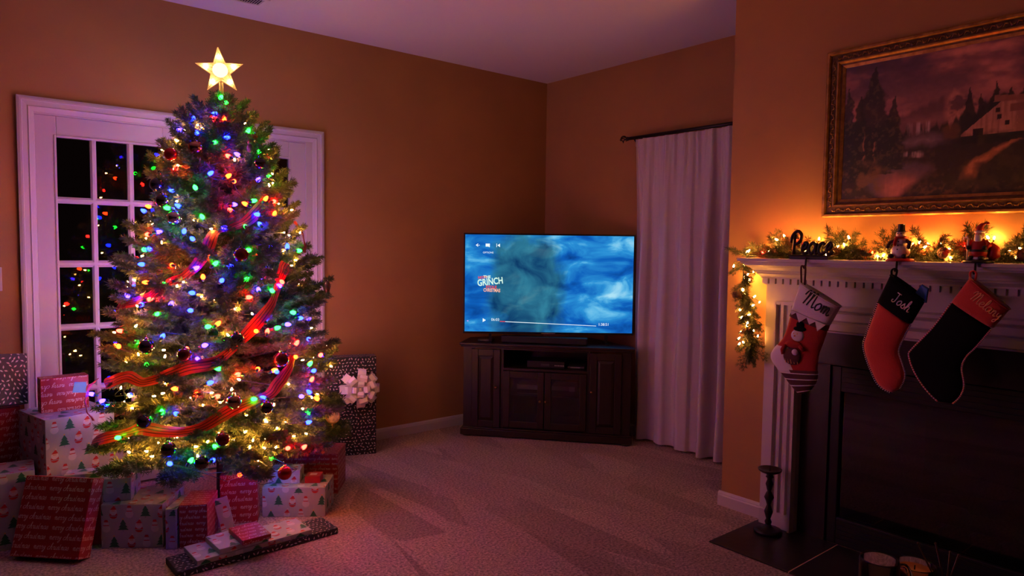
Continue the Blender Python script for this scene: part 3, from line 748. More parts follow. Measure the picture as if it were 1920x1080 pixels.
# candlestick on the hearth
cs = thing('candlestick', 'tall turned iron candlestick standing on the hearth by the mantel leg', 'candlestick', (3.064, 1.735, .0105))
MB().lathe([(.0, 0), (.064, 0), (.066, .006), (.064, .013), (.050, .016), (.030, .020), (.018, .030), (.013, .040)], 24).build('base', M_IRON, cs, smooth=True)
MB().lathe([(.013, .038), (.017, .052), (.010, .066), (.016, .085), (.021, .102), (.013, .122), (.009, .135), (.015, .155), (.023, .172), (.015, .192), (.009, .202), (.014, .222), (.018, .238), (.011, .258), (.013, .268), (.019, .272), (.014, .28), (.018, .290)], 14).build('stem', M_IRON, cs, smooth=True)
d = MB().lathe([(.016, .288), (.042, .296), (.054, .304), (.056, .312), (.052, .311), (.036, .303), (.0, .300)], 24)
d.build('drip_pan', mat('worn_iron_rim', (.05, .03, .018), .35, metal=.7), cs, smooth=True)
MB().lathe([(0.003, .300), (.002, .322), (0, .332)], 6).build('spike', M_IRON, cs)

# ------------------------------------------------------------------ painting
def painting():
    t = thing('framed_painting', 'gilt framed landscape painting of a mountain stream and cottage over the mantel', 'painting', (XC, 0, 0))
    Y0, Y1, Z0, Z1 = 1.593, .353, 1.532, 2.291
    # frame: mitred profile on four sides (distance inward, height off the wall)
    prof = [(0, 0), (0, .028), (.006, .034), (.014, .034), (.018, .026), (.022, .022), (.046, .022), (.050, .030), (.056, .030), (.062, .020), (.070, .018), (.082, .012), (.082, .004)]
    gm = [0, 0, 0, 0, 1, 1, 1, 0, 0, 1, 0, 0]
    def corner(a, c):
        y = Y0-a if c in (0, 1) else Y1+a
        z = Z0+a if c in (0, 3) else Z1-a
        return y, z
    for k, nm in enumerate(('frame_side', 'frame_rail', 'frame_side', 'frame_rail')):
        c0, c1 = k, (k+1) % 4
        b = MB()
        for i in range(len(prof)-1):
            (a0, h0), (a1, h1) = prof[i], prof[i+1]
            p = [corner(a0, c0), corner(a0, c1), corner(a1, c1), corner(a1, c0)]; hh = [h0, h0, h1, h1]
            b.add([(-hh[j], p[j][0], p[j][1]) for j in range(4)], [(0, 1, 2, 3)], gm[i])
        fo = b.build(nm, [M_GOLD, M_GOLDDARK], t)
        # carved leaf scrolls along the cove
        o = MB(); A = Vector(corner(.034, c0)); B = Vector(corner(.034, c1)); n = int((B-A).length/.022); U = (B-A).normalized(); V = Vector((-U.y, U.x))
        for i in range(1, n):
            c = A+(B-A)*(i/n); sg = 1 if i % 2 else -1
            pts = [c-U*.010-V*.008*sg, c-U*.003+V*.006*sg, c+U*.007+V*.004*sg, c+U*.012-V*.003*sg]
            o.tube([(-.023, q.x, q.y) for q in pts], [.001, .0042, .0035, .001], 5)
        o.build('carved_leaves', M_GOLD, fo, smooth=True)
    # the canvas: a colour per vertex, painted in metres from its lower left corner
    W, H = 1.24-.164, .759-.164
    nx, ny = 360, 205
    S, T = np.meshgrid(np.linspace(0, W, nx), np.linspace(0, H, ny))
    rs = np.random.RandomState(4)
    S0, T0 = S, T
    def vn(fs, ft, seed, oct=4):
        r = np.random.RandomState(seed); out = np.zeros_like(S0); amp = 1; tot = 0
        for o_ in range(oct):
            gx, gy = int(W*fs*2**o_)+3, int(H*ft*2**o_)+3
            g = r.rand(gy, gx); u = S0*fs*2**o_; v = T0*ft*2**o_
            iu, iv = u.astype(int), v.astype(int); fu, fv = u-iu, v-iv
            fu, fv = fu*fu*(3-2*fu), fv*fv*(3-2*fv)
            out += amp*((g[iv, iu]*(1-fu)+g[iv, iu+1]*fu)*(1-fv)+(g[iv+1, iu]*(1-fu)+g[iv+1, iu+1]*fu)*fv); tot += amp; amp *= .55
        return out/tot
    C = np.zeros((ny, nx, 3))
    def lay(mask, col, soft=1.0):
        k = np.clip(mask, 0, 1)[..., None]*soft
        C[:] = C*(1-k)+np.array(col)*k
    cl = vn(5, 13, 1); n2 = vn(24, 24, 2); n3 = vn(70, 70, 3); st = vn(110, 7, 8)
    S = S+.022*(vn(30, 30, 21, 3)-.5); T = T+.026*(vn(30, 30, 22, 3)-.5)      # hand-painted, wavering edges
    sky = np.clip((T-.25)/.35, 0, 1)[..., None]
    C[:] = np.array((.30, .13, .12))*(1-sky)+np.array((.085, .05, .075))*sky
    lay((cl-.45)*4, (.42, .16, .14), .75); lay((cl-.58)*6*np.clip((T-.36)*6, 0, 1)*np.clip((S-.28)*8, 0, 1), (.68, .27, .19), .75)
    lay((.5-cl)*5*np.clip((T-.42)*9, 0, 1), (.055, .035, .055), .6)
    def ridge(h, jag, seed, col, soft=1, sharp=90):
        r = np.random.RandomState(seed); base = np.interp(S0[0], *zip(*h)); jg = np.interp(S0[0], np.linspace(0, W, 110), r.rand(110)-.5)*jag
        lay((base+jg-T)*sharp, col, soft); return base+jg
    m = ridge([(0, .30), (.18, .33), (.30, .37), (.36, .40), (.44, .435), (.50, .405), (.60, .36), (.8, .32), (1.2, .28)], .02, 3, (.10, .05, .055), .9, 45)
    lay(np.clip((m-T)*40, 0, 1)*np.clip((S-.405)*30, 0, 1)*np.clip((.57-S)*14, 0, 1)*np.clip((n2-.40)*6, 0, 1), (.50, .21, .16), .8)
    lay(np.clip((.035-np.abs(T-.315))*30, 0, 1)*np.clip((S-.2)*8, 0, 1)*np.clip((.5-S)*8, 0, 1), (.32, .15, .15), .45)
    ridge([(0, .36), (.15, .31), (.26, .285), (.42, .29), (.50, .33), (.58, .37), (.8, .40), (1.2, .42)], .045, 5, (.026, .024, .018), .95, 60)
    # far falls, mist and the upper pool
    lay(np.clip((.030-np.abs(T-.285))*70, 0, 1)*np.clip((S-.265)*60, 0, 1)*np.clip((.37-S)*60, 0, 1)*np.clip((st-.38)*4, 0, 1), (.44, .30, .33), .75)
    lay(np.clip((.035-np.abs(T-.232))*30, 0, 1)*np.clip((S-.17)*14, 0, 1)*np.clip((.45-S)*14, 0, 1)*(.4+.6*n2), (.26, .17, .22), .8)
    lay((.200+.02*np.sin(S*14)-T)*40, (.032, .026, .016)); lay((n2-.48)*5*np.clip((.21-T)*40, 0, 1), (.09, .055, .025), .7)
    lay(np.clip((.014-np.abs(T-.178-.006*np.sin(S*30)))*110, 0, 1)*np.clip((S-.19)*40, 0, 1)*np.clip((.345-S)*40, 0, 1)*np.clip((st-.34)*4, 0, 1), (.50, .35, .35), .85)
    pond = np.clip((.158-T)*30, 0, 1)*np.clip((S-.05-.9*np.clip(.09-T, 0, 1))*22, 0, 1)*np.clip((.40-1.2*np.abs(T-.11)-S)*22, 0, 1)
    lay(pond, (.09, .065, .09), .9); lay(pond*np.clip((.11-np.abs(S-.25))*12, 0, 1)*np.clip((.12-T)*14, 0, 1)*(.5+.5*st), (.55, .18, .15), .85)
    lay((.035+.03*np.sin(S*9+1)-T)*40*np.clip((S-.27)*20, 0, 1), (.026, .022, .012)); lay((n3-.5)*5*np.clip((.06-T)*30, 0, 1)*np.clip((S-.27)*20, 0, 1), (.13, .07, .03), .6)
    path = np.clip((.036-np.abs(S-(.51+.25*(T-.08)+1.9*np.clip(T-.11, 0, 1)**1.15)))*34, 0, 1)*np.clip((.22-T)*30, 0, 1)*np.clip((T-.05)*30, 0, 1)
    lay(path, (.50, .19, .09), .75); lay(path*np.clip((n3-.46)*6, 0, 1), (.20, .08, .035), .75)
    # cottage
    for cx in np.linspace(.50, 1.05, 13):
        w0, hh = .034, .36+.08*rs.rand(); lay(np.clip(1-np.abs(S-cx)/(w0*np.clip((hh-T)*6, .02, 1)*(.6+n2*.8)), 0, 1)*4*(T < hh)*(T > .2), (.020, .022, .014), .95)
    Sc, Tc = S0+.003*(n3-.5), T0+.003*(n3-.5)
    wall = (Sc > .475)*(Sc < .665)*(Tc > .232)*(Tc < .240+np.clip((Sc-.475)*.85, 0, .115))
    lay(wall*1.0, (.42, .20, .15), .9); lay(wall*np.clip((vn(130, 6, 11)-.48)*5, 0, 1), (.22, .10, .075), .8)
    lay(((np.abs(Tc-(.368-.10*np.clip(Sc-.59, 0, 1)))) < .012)*(Sc > .585)*(Sc < .92)*1.0, (.24, .10, .07), .9)
    lay(((Sc > .665)*(Sc < .92)*(Tc > .232)*(Tc < .352))*1.0, (.26, .12, .09), .9); lay(((Sc > .64)*(Sc < .92)*(np.abs(Tc-.325) < .014))*1.0, (.17, .07, .05), .9)
    for a, b in ((.60, .322), (.605, .295), (.632, .270), (.72, .28)): lay(((np.abs(Sc-a) < .007)*(np.abs(Tc-b) < .009))*1.0, (.02, .014, .012))
    lay(((np.abs(Sc-.535) < .018)*(Tc > .232)*(Tc < .258))*1.0, (.02, .014, .012))
    lay(np.clip((.25-T)*50, 0, 1)*np.clip((S-.44)*40, 0, 1)*np.clip((n2-.42)*5, 0, 1)*(1-path), (.045, .035, .018), .85)
    lay(np.clip(1-np.hypot((S-.44)/.035, (T-.26)/.04), 0, 1)*3*(.5+n3), (.11, .055, .025), .75)
    # trees on the left
    for cx, w0, t0, t1 in ((.13, .13, .10, .58), (.02, .09, .08, .50), (.215, .07, .12, .44), (.07, .08, .1, .46)):
        sh = np.clip(1-np.abs(S-cx)/(w0*np.clip((t1-T)/(t1-t0)*1.5, .05, 1)*(.25+1.2*n2)), 0, 1)
        lay(sh*3*(T > t0)*(T < t1), (.022, .023, .015), .93); lay(sh*3*np.clip((n3-.56)*6, 0, 1)*(T > t0)*(T < t1), (.085, .06, .028), .6)
    for cx, k in ((.132, .12), (.095, -.05)): lay(np.clip((.005-np.abs(S-cx-k*(.25-T)))*250, 0, 1)*np.clip((T-.15)*30, 0, 1)*np.clip((.29-T)*30, 0, 1)*np.clip((n3-.35)*5, 0, 1), (.34, .15, .075), .8)
    lay(((n2-.46)*6)*np.clip((.17-T)*20, 0, 1)*np.clip((.19-S)*20, 0, 1), (.15, .08, .035), .75)
    S, T = S0, T0
    C *= (.85+.3*n3)[..., None]
    me = bpy.data.meshes.new('canvas')
    vv = np.stack([np.full(S.size, -.010), (Y0-.082-S).ravel(), (Z0+.082+T).ravel()], 1)
    idx = np.arange(nx*ny).reshape(ny, nx)
    ff = np.stack([idx[:-1, :-1], idx[:-1, 1:], idx[1:, 1:], idx[1:, :-1]], -1).reshape(-1, 4)
    me.from_pydata(vv.tolist(), [], ff.tolist())
    ca = me.color_attributes.new('paint', 'FLOAT_COLOR', 'POINT')
    ca.data.foreach_set('color', np.concatenate([np.clip(C.reshape(-1, 3), 0, 1), np.ones((nx*ny, 1))], 1).ravel())
    m = mat('oil_paint', (.3, .2, .2), .35, bump=.12, bscale=220)
    a = m.node_tree.nodes.new('ShaderNodeAttribute'); a.attribute_name = 'paint'
    m.node_tree.links.new(a.outputs['Color'], m.node_tree.nodes['Principled BSDF'].inputs['Base Color'])
    me.materials.append(m)
    obj('canvas', me, t)
    MB().box(-.008, 0, Y1+.06, Y0-.06, Z0+.06, Z1-.06).build('backing_board', M_BLACKM, t)
painting()

# ------------------------------------------------------------------ foliage helper
def needle_arrays(p0, p1, n, ln, wd, rg, spread=55, flat=0.0):
    """n flat needles round the twig p0-p1, leaning forward"""
    p0, p1 = np.array(p0), np.array(p1)
    ax = p1-p0; L = np.linalg.norm(ax); ax = ax/L
    a = np.cross(ax, [0, 0, 1.0]); a = a/np.linalg.norm(a) if np.linalg.norm(a) > 1e-6 else np.array([0, 1.0, 0]); b = np.cross(ax, a)
    t = rg.rand(n); ph = rg.rand(n)*2*np.pi
    if flat: ph = np.where(rg.rand(n) < flat, np.where(rg.rand(n) < .5, 0, np.pi)+rg.randn(n)*.45, ph)
    sp = np.radians(spread+rg.randn(n)*12)
    rad = np.cos(ph)[:, None]*a+np.sin(ph)[:, None]*b
    d = np.cos(sp)[:, None]*ax+np.sin(sp)[:, None]*rad
    base = p0+(p1-p0)*t[:, None]
    side = np.cross(d, rad); side /= np.linalg.norm(side, axis=1)[:, None]+1e-9
    l = ln*(.75+.5*rg.rand(n))[:, None]
    mid = base+d*l*.55
    return np.stack([base, mid+side*wd/2, base+d*l, mid-side*wd/2], 1)
def foliage_mesh(name, twigs, stems, ln, wd, per_m, seed, mats, flat=0.0, spread=55):
    rg = np.random.RandomState(seed)
    qs = [needle_arrays(a, b, max(6, int(np.linalg.norm(np.array(b)-np.array(a))*per_m)), ln, wd, rg, spread, flat) for a, b in twigs]
    Q = np.concatenate(qs)
    mb = MB()
    for pts, r in stems: mb.tube(pts, r, 5, 0)
    nv = len(mb.v); nf = len(mb.f)
    V = np.concatenate([np.array(mb.v).reshape(-1, 3), Q.reshape(-1, 3)])
    F = mb.f+(np.arange(len(Q)*4).reshape(-1, 4)+nv).tolist()
    me = bpy.data.meshes.new(name); me.from_pydata(V.tolist(), [], F)
    for q in mats: me.materials.append(q)
    me.polygons.foreach_set('material_index', [0]*nf+[1]*len(Q))
    return me

# ------------------------------------------------------------------ bulbs
BCOL = {'B': (.0013, .0034, 1.0), 'G': (.0030, .70, .0085), 'R': (1.0, .0030, .0015), 'O': (1.0, .011, .0010), 'P': (.0085, .0038, 1.0), 'W': (1.0, .36, .062)}
def bulb_mesh(key, strength, big=True):
    b = MB()
    if big:
        b.lathe([(.0, .034), (.004, .032), (.0085, .024), (.0100, .016), (.0085, .009), (.0065, .006)], 8, mi=1, cap=False)
        b.lathe([(.0072, .007), (.0078, 0), (.0065, -.010), (.003, -.013)], 8, mi=0)
    else:
        b.lathe([(.0, .017), (.0018, .0155), (.0034, .010), (.0034, .003), (.003, .002)], 6, mi=1, cap=False)
        b.lathe([(.0036, .003), (.0036, -.006), (.002, -.009)], 6, mi=0)
    return b.mesh('bulb', [M_SOCKET, emit('bulb_glow_'+key+('_big' if big else '_mini'), BCOL[key], strength)], True)

# ------------------------------------------------------------------ garland on the mantel
M_GTWIG = mat('garland_stem', (.06, .05, .03), .8)
def garland():
    t = thing('pine_garland', 'green pine garland with pinecones along the mantel shelf and hanging off its end', 'garland', (0, 0, 0))
    spr = []
    for s in range(5):
        rg = random.Random(40+s); L = .105+.015*s
        stem = [(0, 0, 0), (L*.5, 0, .006), (L, 0, .014)]
        tw = [((.01, 0, 0), (L*.5, 0, .006)), ((L*.5, 0, .006), (L, 0, .014))]; st = [(stem, [.0014, .0011, .0006])]
        for k in range(7):
            q = .15+.11*k; a = (1 if k % 2 else -1)*rg.uniform(.6, 1.0); l = L*.45*(1.05-q*.6)
            p = (L*q, 0, .008*q); e = (p[0]+l*math.cos(a), l*math.sin(a), p[2]+rg.uniform(-.012, .02))
            tw.append((p, e)); st.append(([p, e], [.0008, .0004]))
        spr.append(foliage_mesh('sprig', tw, st, .023, .0022, 1150, 60+s, [M_GTWIG, M_NEEDLE2]))
    rg = random.Random(12)
    def path_top(y): return Vector((XC-.085+.02*math.sin(y*17), y, 1.346+.010*math.sin(y*23)+.006*math.sin(y*41)))
    def path_tail(q): return Vector((XC-.105-.01*math.sin(q*3), 1.938-.062*q+.014*math.sin(q*8), 1.335-.47*q))
    wire = [path_top(1.89-.02*i) for i in range(80)]
    MB().tube(wire, .004, 5).build('garland_wire', M_WIRE, t)
    tail = [Vector((XC-.10, 1.87, 1.346)), Vector((XC-.105, 1.915, 1.349)), Vector((XC-.105, 1.935, 1.335))]+[path_tail(q/14) for q in range(1, 15)]
    MB().tube(tail, .003, 5).build('garland_wire', M_WIRE, t)
    for i in range(150):
        y = 1.91-1.55*(i/150)+rg.uniform(-.01, .01)
        o = obj('sprig', rg.choice(spr), t); p = path_top(y); o.location = p+Vector((rg.uniform(-.03, .03), 0, rg.uniform(0, .012)))
        yw = rg.choice((PI/2, -PI/2))+rg.uniform(-.75, .75)
        o.rotation_euler = (rg.uniform(-.6, .6), -rg.choice((rg.uniform(-.05, .45), rg.uniform(.3, 1.25))) if rg.random() < .75 else .05, yw); o.scale = [rg.uniform(.7, .98)]*3
    for i in range(58):
        q = i/58*1.0; p = path_tail(q); o = obj('sprig', rg.choice(spr), t); o.location = p
        o.rotation_euler = (rg.uniform(-PI, PI), rg.uniform(.45, 1.35), rg.uniform(-PI, PI)); k = rg.uniform(.48, .70)*(1.15 if .3 < q else .85); o.scale = (k, k, k)
    # pinecones
    pc = MB(); n = 46
    pc.lathe([(0, -.028), (.012, -.024), (.015, -.005), (.010, .02), (0, .03)], 10)
    for k in range(n):
        q = k/n; a = k*2.399; r = .021*math.sin(PI*(.12+.8*q))**.7; z = -.027+.056*q
        ca, sa = math.cos(a), math.sin(a); w = .0085
        def P(u, v, h): return (ca*u-sa*v, sa*u+ca*v, h)
        pc.add([P(.006, -w*.6, z), P(.006, w*.6, z), P(r, w, z+.006), P(r+.003, 0, z+.010), P(r, -w, z+.006), P(r, 0, z+.002)], [(0, 1, 5), (1, 2, 5), (2, 3, 5), (3, 4, 5), (4, 0, 5), (0, 4, 3, 2, 1)])
    pcm = pc.mesh('pinecone', M_CONE)
    for loc, rot in (((XC-.15, 1.475, 1.372), (1.2, .3, .5)), (path_tail(.40)+Vector((-.03, .035, 0)), (1.4, 0, 2.5)), (path_tail(.78)+Vector((-.03, .01, 0)), (1.0, .4, .2)), ((XC-.15, 1.03, 1.372), (1.3, 0, 2)), ((XC-.14, .77, 1.37), (1.1, .5, 1.2))):
        o = obj('pinecone', pcm, t); o.location = loc; o.rotation_euler = rot
    # its lights
    l = thing('garland_light_string', 'string of warm mini lights woven through the mantel garland', 'string lights', (0, 0, 0))
    wm = bulb_mesh('W', E_GARL, False); wt = bulb_mesh('W', E_GARL*.5, False); cm = {k: bulb_mesh(k, E_GARL*.9, False) for k in 'BGRO'}
    pts = []
    for i in range(64):
        y = 1.915-1.5*(i/64)+rg.uniform(-.01, .01)
        kz = rg.random()
        p = path_top(y)+Vector((rg.uniform(.02, .07) if rg.random() < .55 else rg.uniform(-.09, .0), 0, rg.uniform(.0, .05) if kz < .7 else rg.uniform(.05, .085)))
        p.z = max(p.z, 1.351); pts.append(p)
    for i in range(26):
        q = .04+.94*i/26; p = path_tail(q)+Vector((rg.choice((rg.uniform(-.065, -.03), rg.uniform(.03, .075))), rg.uniform(-.045, .045), rg.uniform(-.01, .01))); pts.append(p)
    top = pts[:64]; tl = pts[64:]
    for seq in (top, tl):
        MB().tube(catmull(seq, 3), .0013, 4).build('wire', M_WIRE, l)
    for i, p in enumerate(pts):
        k = 'W' if rg.random() < .86 or i > 63 else rg.choice('BGRRO')
        o = obj('bulb', (wt if i > 63 else wm) if k == 'W' else cm[k], l); o.location = p; o.rotation_euler = (rg.uniform(-.9, .9), rg.uniform(-.9, .9), 0)
garland()

# ------------------------------------------------------------------ stocking holders
M_REDP = mat('red_glaze', (.42, .018, .015), .35); M_WHITEG = mat('white_glaze', (.70, .62, .58), .4); M_BLKG = mat('black_glaze', (.015, .013, .012), .35)
M_SKIN = mat('peach_glaze', (.62, .32, .22), .45); M_GREENG = mat('green_glaze', (.02, .10, .035), .4); M_ORNG = mat('orange_glaze', (.8, .25, .03), .5)
HX = XC-.200                    # where the holders stand
def hook(t, dx=-.027):
    # a strap over the shelf edge with a hook for the stocking loop
    x = (XC-.222)-HX
    MB().tube([(x+.02, 0, .004), (x-.006, 0, .004), (x-.008, 0, -.010), (x-.010, 0, -.034), (x-.022, 0, -.040), (x-.030, 0, -.030)], .0042, 8).build('hook', M_IRON, t, smooth=True)
def peace_holder():
    t = thing('word_stocking_holder', 'dark metal stocking holder with a script word cut out on its base', 'stocking holder', (HX, 1.555, 1.338))
    MB().box(-.022, .03, -.095, .085, 0, .014).box(-.018, .026, -.105, .095, .014, .019).build('base', M_IRON, t, bevel=.003)
    ls, w = script_lines('Peace', .048, .05, .02)
    b = MB()
    for s in ls: b.tube([(0, .085-x*.86, .026+y) for x, y in s], .0082, 7)
    b.build('script_word', M_IRON, t, smooth=True); hook(t)
def snowman_holder():
    t = thing('snowman_stocking_holder', 'snowman figurine stocking holder in a black top hat', 'stocking holder', (HX, 1.172, 1.338))
    MB().lathe([(0, 0), (.050, 0), (.052, .006), (.046, .012), (0, .012)], 20).build('base', M_REDP, t, smooth=True)
    MB().ball((0, 0, .040), (.034, .036, .031)).ball((0, 0, .078), (.024, .025, .022)).ball((0, 0, .108), .019).build('snow_body', M_WHITEG, t, smooth=True)
    MB().lathe([(.0, .119), (.024, .119), (.025, .122), (.0145, .124), (.0135, .148), (.016, .151), (0, .151)], 16).build('top_hat', M_BLKG, t)
    MB().lathe([(.020, .092), (.024, .096), (.021, .101)], 14).tube([(-.022, .008, .096), (-.028, .012, .076), (-.030, .012, .062)], .006, 6).build('scarf', M_REDP, t, smooth=True)
    MB().lathe([(.0035, 0), (.0, .018)], 8, rot=Euler((0, -PI/2, 0)).to_matrix(), o=(-.018, 0, .108)).build('carrot_nose', M_ORNG, t)
    e = MB().ball((-.0165, .006, .113), .0026, 6, 5).ball((-.0165, -.006, .113), .0026, 6, 5)
    for k in range(3): e.ball((-.0235-.008*(k < 1)-.004*(k == 1), 0, .048+k*.016), .003, 6, 5)
    e.build('coal_buttons', M_BLKG, t)
    for sy in (-1, 1):
        MB().tube([(0, sy*.022, .084), (-.010, sy*.038, .074), (-.022, sy*.040, .062)], [.008, .008, .007], 8).ball((-.024, sy*.040, .058), .009, 8, 6).build('arm', M_BLKG, t, smooth=True)
    for sy in (-1, 1): MB().ball((-.026, sy*.026, .021), (.015, .012, .010), 10, 7).build('boot', M_BLKG, t, smooth=True)
    hook(t)
def santa_holder():
    t = thing('santa_stocking_holder', 'santa figurine stocking holder carrying a red sack', 'stocking holder', (HX, .895, 1.338))
    MB().lathe([(0, 0), (.048, 0), (.05, .006), (.044, .012), (0, .012)], 20).build('base', M_BLKG, t, smooth=True)
    MB().lathe([(.018, .012), (.033, .022), (.036, .045), (.030, .070), (.018, .088), (.010, .094)], 16).build('coat', M_REDP, t, smooth=True)
    MB().lathe([(.034, .012), (.037, .016), (.034, .022)], 16).lathe([(.016, .112), (.0185, .116), (.0165, .121)], 14).build('fur_trim', M_WHITEG, t, smooth=True)
    MB().lathe([(.0362, .042), (.037, .046), (.0362, .051)], 16).build('belt', M_BLKG, t, smooth=True)
    MB().ball((0, 0, .104), .0165, 12, 8).ball((-.017, 0, .104), .004, 6, 5).build('head', M_SKIN, t, smooth=True)
    MB().ball((-.014, 0, .090), (.011, .014, .018), 10, 8).build('beard', M_WHITEG, t, smooth=True)
    MB().tube([(0, 0, .116), (0, 0, .132), (-.002, -.008, .144), (-.002, -.020, .149)], [.0165, .012, .008, .004], 10).ball((-.002, -.025, .149), .006, 8, 6).build('hat', M_REDP, t, smooth=True)
    for sy in (-1, 1): MB().tube([(0, sy*.020, .080), (-.012, sy*.036, .066), (-.026, sy*.028, .058)], [.010, .010, .008], 8).ball((-.030, sy*.026, .057), .009, 8, 6, 1).build('arm', [M_REDP, M_BLKG], t, smooth=True)
    MB().tube([(.008, -.034, .012), (.008, -.048, .03), (.008, -.046, .055), (.008, -.034, .075)], [.012, .020, .018, .006], 12).build('sack', M_REDP, t, smooth=True)
    MB().tube([(-.03, .028, .012), (-.03, .028, .09), (-.03, .033, .098), (-.03, .041, .094), (-.03, .042, .086)], .003, 6).build('candy_cane', M_WHITEG, t, smooth=True)
    for sy in (-1, 1): MB().ball((-.026, sy*.016, .019), (.016, .011, .009), 10, 7).build('boot', M_BLKG, t, smooth=True)
    hook(t)
peace_holder(); snowman_holder(); santa_holder()

# ------------------------------------------------------------------ stockings
M_VRED = mat('red_velvet', (.55, .030, .014), .8, sheen=.5, bump=.25, bscale=140); M_VBLK = mat('black_velvet', (.0045, .0045, .0048), .95, spec=.15)
M_FELTW = mat('white_felt', (.66, .58, .60), .9, bump=.2, bscale=200); M_FELTD = mat('dark_plum_felt', (.08, .022, .022), .9, bump=.2, bscale=200)
M_FELTR = mat('dark_red_felt', (.36, .022, .016), .9, bump=.2, bscale=200); M_THREADB = mat('black_thread', (.012, .012, .012), .7); M_THREADW = mat('pale_thread', (.75, .62, .62), .6); M_THREADG = mat('gold_thread', (.85, .38, .14), .5)
M_CORDR = mat('twisted_cord_red', (.45, .05, .04), .7); M_CORDW = mat('twisted_cord_white', (.80, .62, .56), .7); M_BLUE = mat('blue_tissue', (.03, .12, .42), .6)
SX = 2.955
def smooth_side(pts, n):
    c = catmull([(0, a, b) for a, b in pts], 10)
    L = [0]
    for i in range(1, len(c)): L.append(L[-1]+(c[i]-c[i-1]).length)
    out = []
    for k in range(n):
        s = L[-1]*k/(n-1); j = max(i for i in range(len(L)) if L[i] <= s+1e-9); j = min(j, len(c)-2)
        f = (s-L[j])/max(1e-9, L[j+1]-L[j]); out.append(c[j].lerp(c[j+1], min(1, f)))
    return out
def loft(Ls, Rs, th, nseg=20, flat=1.0, k0=0, k1=None, mbx=None, mi=0, grow=0.0):
    b = mbx or MB(); rs = []
    k1 = k1 or len(Ls)
    for i in range(k0, k1):
        c = (Ls[i]+Rs[i])/2; h = (Rs[i]-Ls[i])/2; hl = h.length; h = h*((hl+grow)/hl) if hl > 1e-6 else h
        t_ = (th(i/(len(Ls)-1)) if callable(th) else th)+grow
        ring = []
        for k in range(nseg):
            a = 2*PI*k/nseg; ca, sa = math.cos(a), math.sin(a)
            sx = math.copysign(abs(sa)**flat, sa)
            ring.append((SX-t_*sx, c.y+h.y*ca, c.z+h.z*ca))
        rs.append(ring)
    b.rings(rs, mi)
    return b
def stocking(D, label, m_body, m_cuff, name_txt, m_txt, tsize, cord, extra=None, txt_o=(.2, .35), slant=.15):
    hk = D['hook'][0]
    t = thing('christmas_stocking', label, 'stocking', (0, 0, 0), group=None)
    n = 26
    Ls, Rs = smooth_side(D['L'], n), smooth_side(D['R'], n)
    tip = (Ls[-1]+Rs[-1])/2
    th = lambda q: .030*(1-.25*q)*(1 if q < .85 else max(.25, math.sqrt(max(0, 1-((q-.85)/.15)**2))))
    # round the toe off
    for i in range(n-4, n):
        q = (i-(n-5))/5; Ls[i] = Ls[i].lerp(tip, q*q*.55); Rs[i] = Rs[i].lerp(tip, q*q*.55)
    loft(Ls, Rs, th, 20).build('stocking_body', m_body, t, smooth=True)
    TL, TR, BR, BL = [Vector((0, a, b)) for a, b in D['cuff']]
    cl = [TL.lerp(BL, k/5) for k in range(6)]; cr = [TR.lerp(BR, k/5) for k in range(6)]
    cuff = loft(cl, cr, .034, 24, .45).build('cuff', m_cuff, t, smooth=True)
    dark = MB(); loft([TL.lerp(BL, .0), TL.lerp(BL, .02)], [TR.lerp(BR, .0), TR.lerp(BR, .02)], .034, 24, .45, mbx=dark, grow=.003); dark.build('cuff_rim', m_cuff, t, smooth=True)
    # loop over the hook
    hp = Vector((XC-.246, 0, 1.302)); ty, tz = TL.y-.006, TL.z
    hy = t_hook_y(D)
    MB().tube(catmull([(SX-.004, ty+.004, tz-.01), (XC-.250, hy+.010, 1.300), (XC-.250, hy, 1.307), (XC-.250, hy-.010, 1.300), (SX-.004, ty-.010, tz-.012)], 5), .0042, 6).build('hanging_loop', m_cuff if m_cuff is not M_FELTW else M_FELTD, t, smooth=True)
    # name on the cuff
    U = ((TR-TL)+(BR-BL)).normalized(); V = (TL-BL).normalized(); V = (V-U*V.dot(U)).normalized()
    O = BL.lerp(BR, txt_o[0])+V*((TL-BL).length*txt_o[1])
    ls, w = script_lines(name_txt, tsize, slant, .06)
    b = MB()
    for s in ls: b.tube([(SX-.0335, (O+U*x+V*y).y, (O+U*x+V*y).z) for x, y in s], tsize*.10, 5)
    b.build('stitched_name', m_txt, t, smooth=True)
    if cord:
        a_, w_ = MB(), MB()
        for side in cord:
            seq = [(p+(p-q)*(.0015/max((p-q).length, 1e-4))) for p, q in zip(Ls if side == 'L' else Rs, Rs if side == 'L' else Ls)]
            k = 0; dense = catmull(seq, 4)
            for i in range(len(dense)-1):
                (a_ if i % 2 else w_).tube([(SX-.004, dense[i].y, dense[i].z), (SX-.004, dense[i+1].y, dense[i+1].z)], .0032, 6)
        tag(a_.build('twisted_cord', M_CORDR if m_body is not M_VRED else M_VBLK, t), kind='stuff'); tag(w_.build('twisted_cord', M_CORDW, t), kind='stuff')
    if extra: extra(t, Ls, Rs, th)
    return t
def t_hook_y(D): return HOOKY[id(D)]
HOOKY = {}
HOOKY[id(STOCK_A)] = 1.555; HOOKY[id(STOCK_B)] = 1.172; HOOKY[id(STOCK_C)] = .895
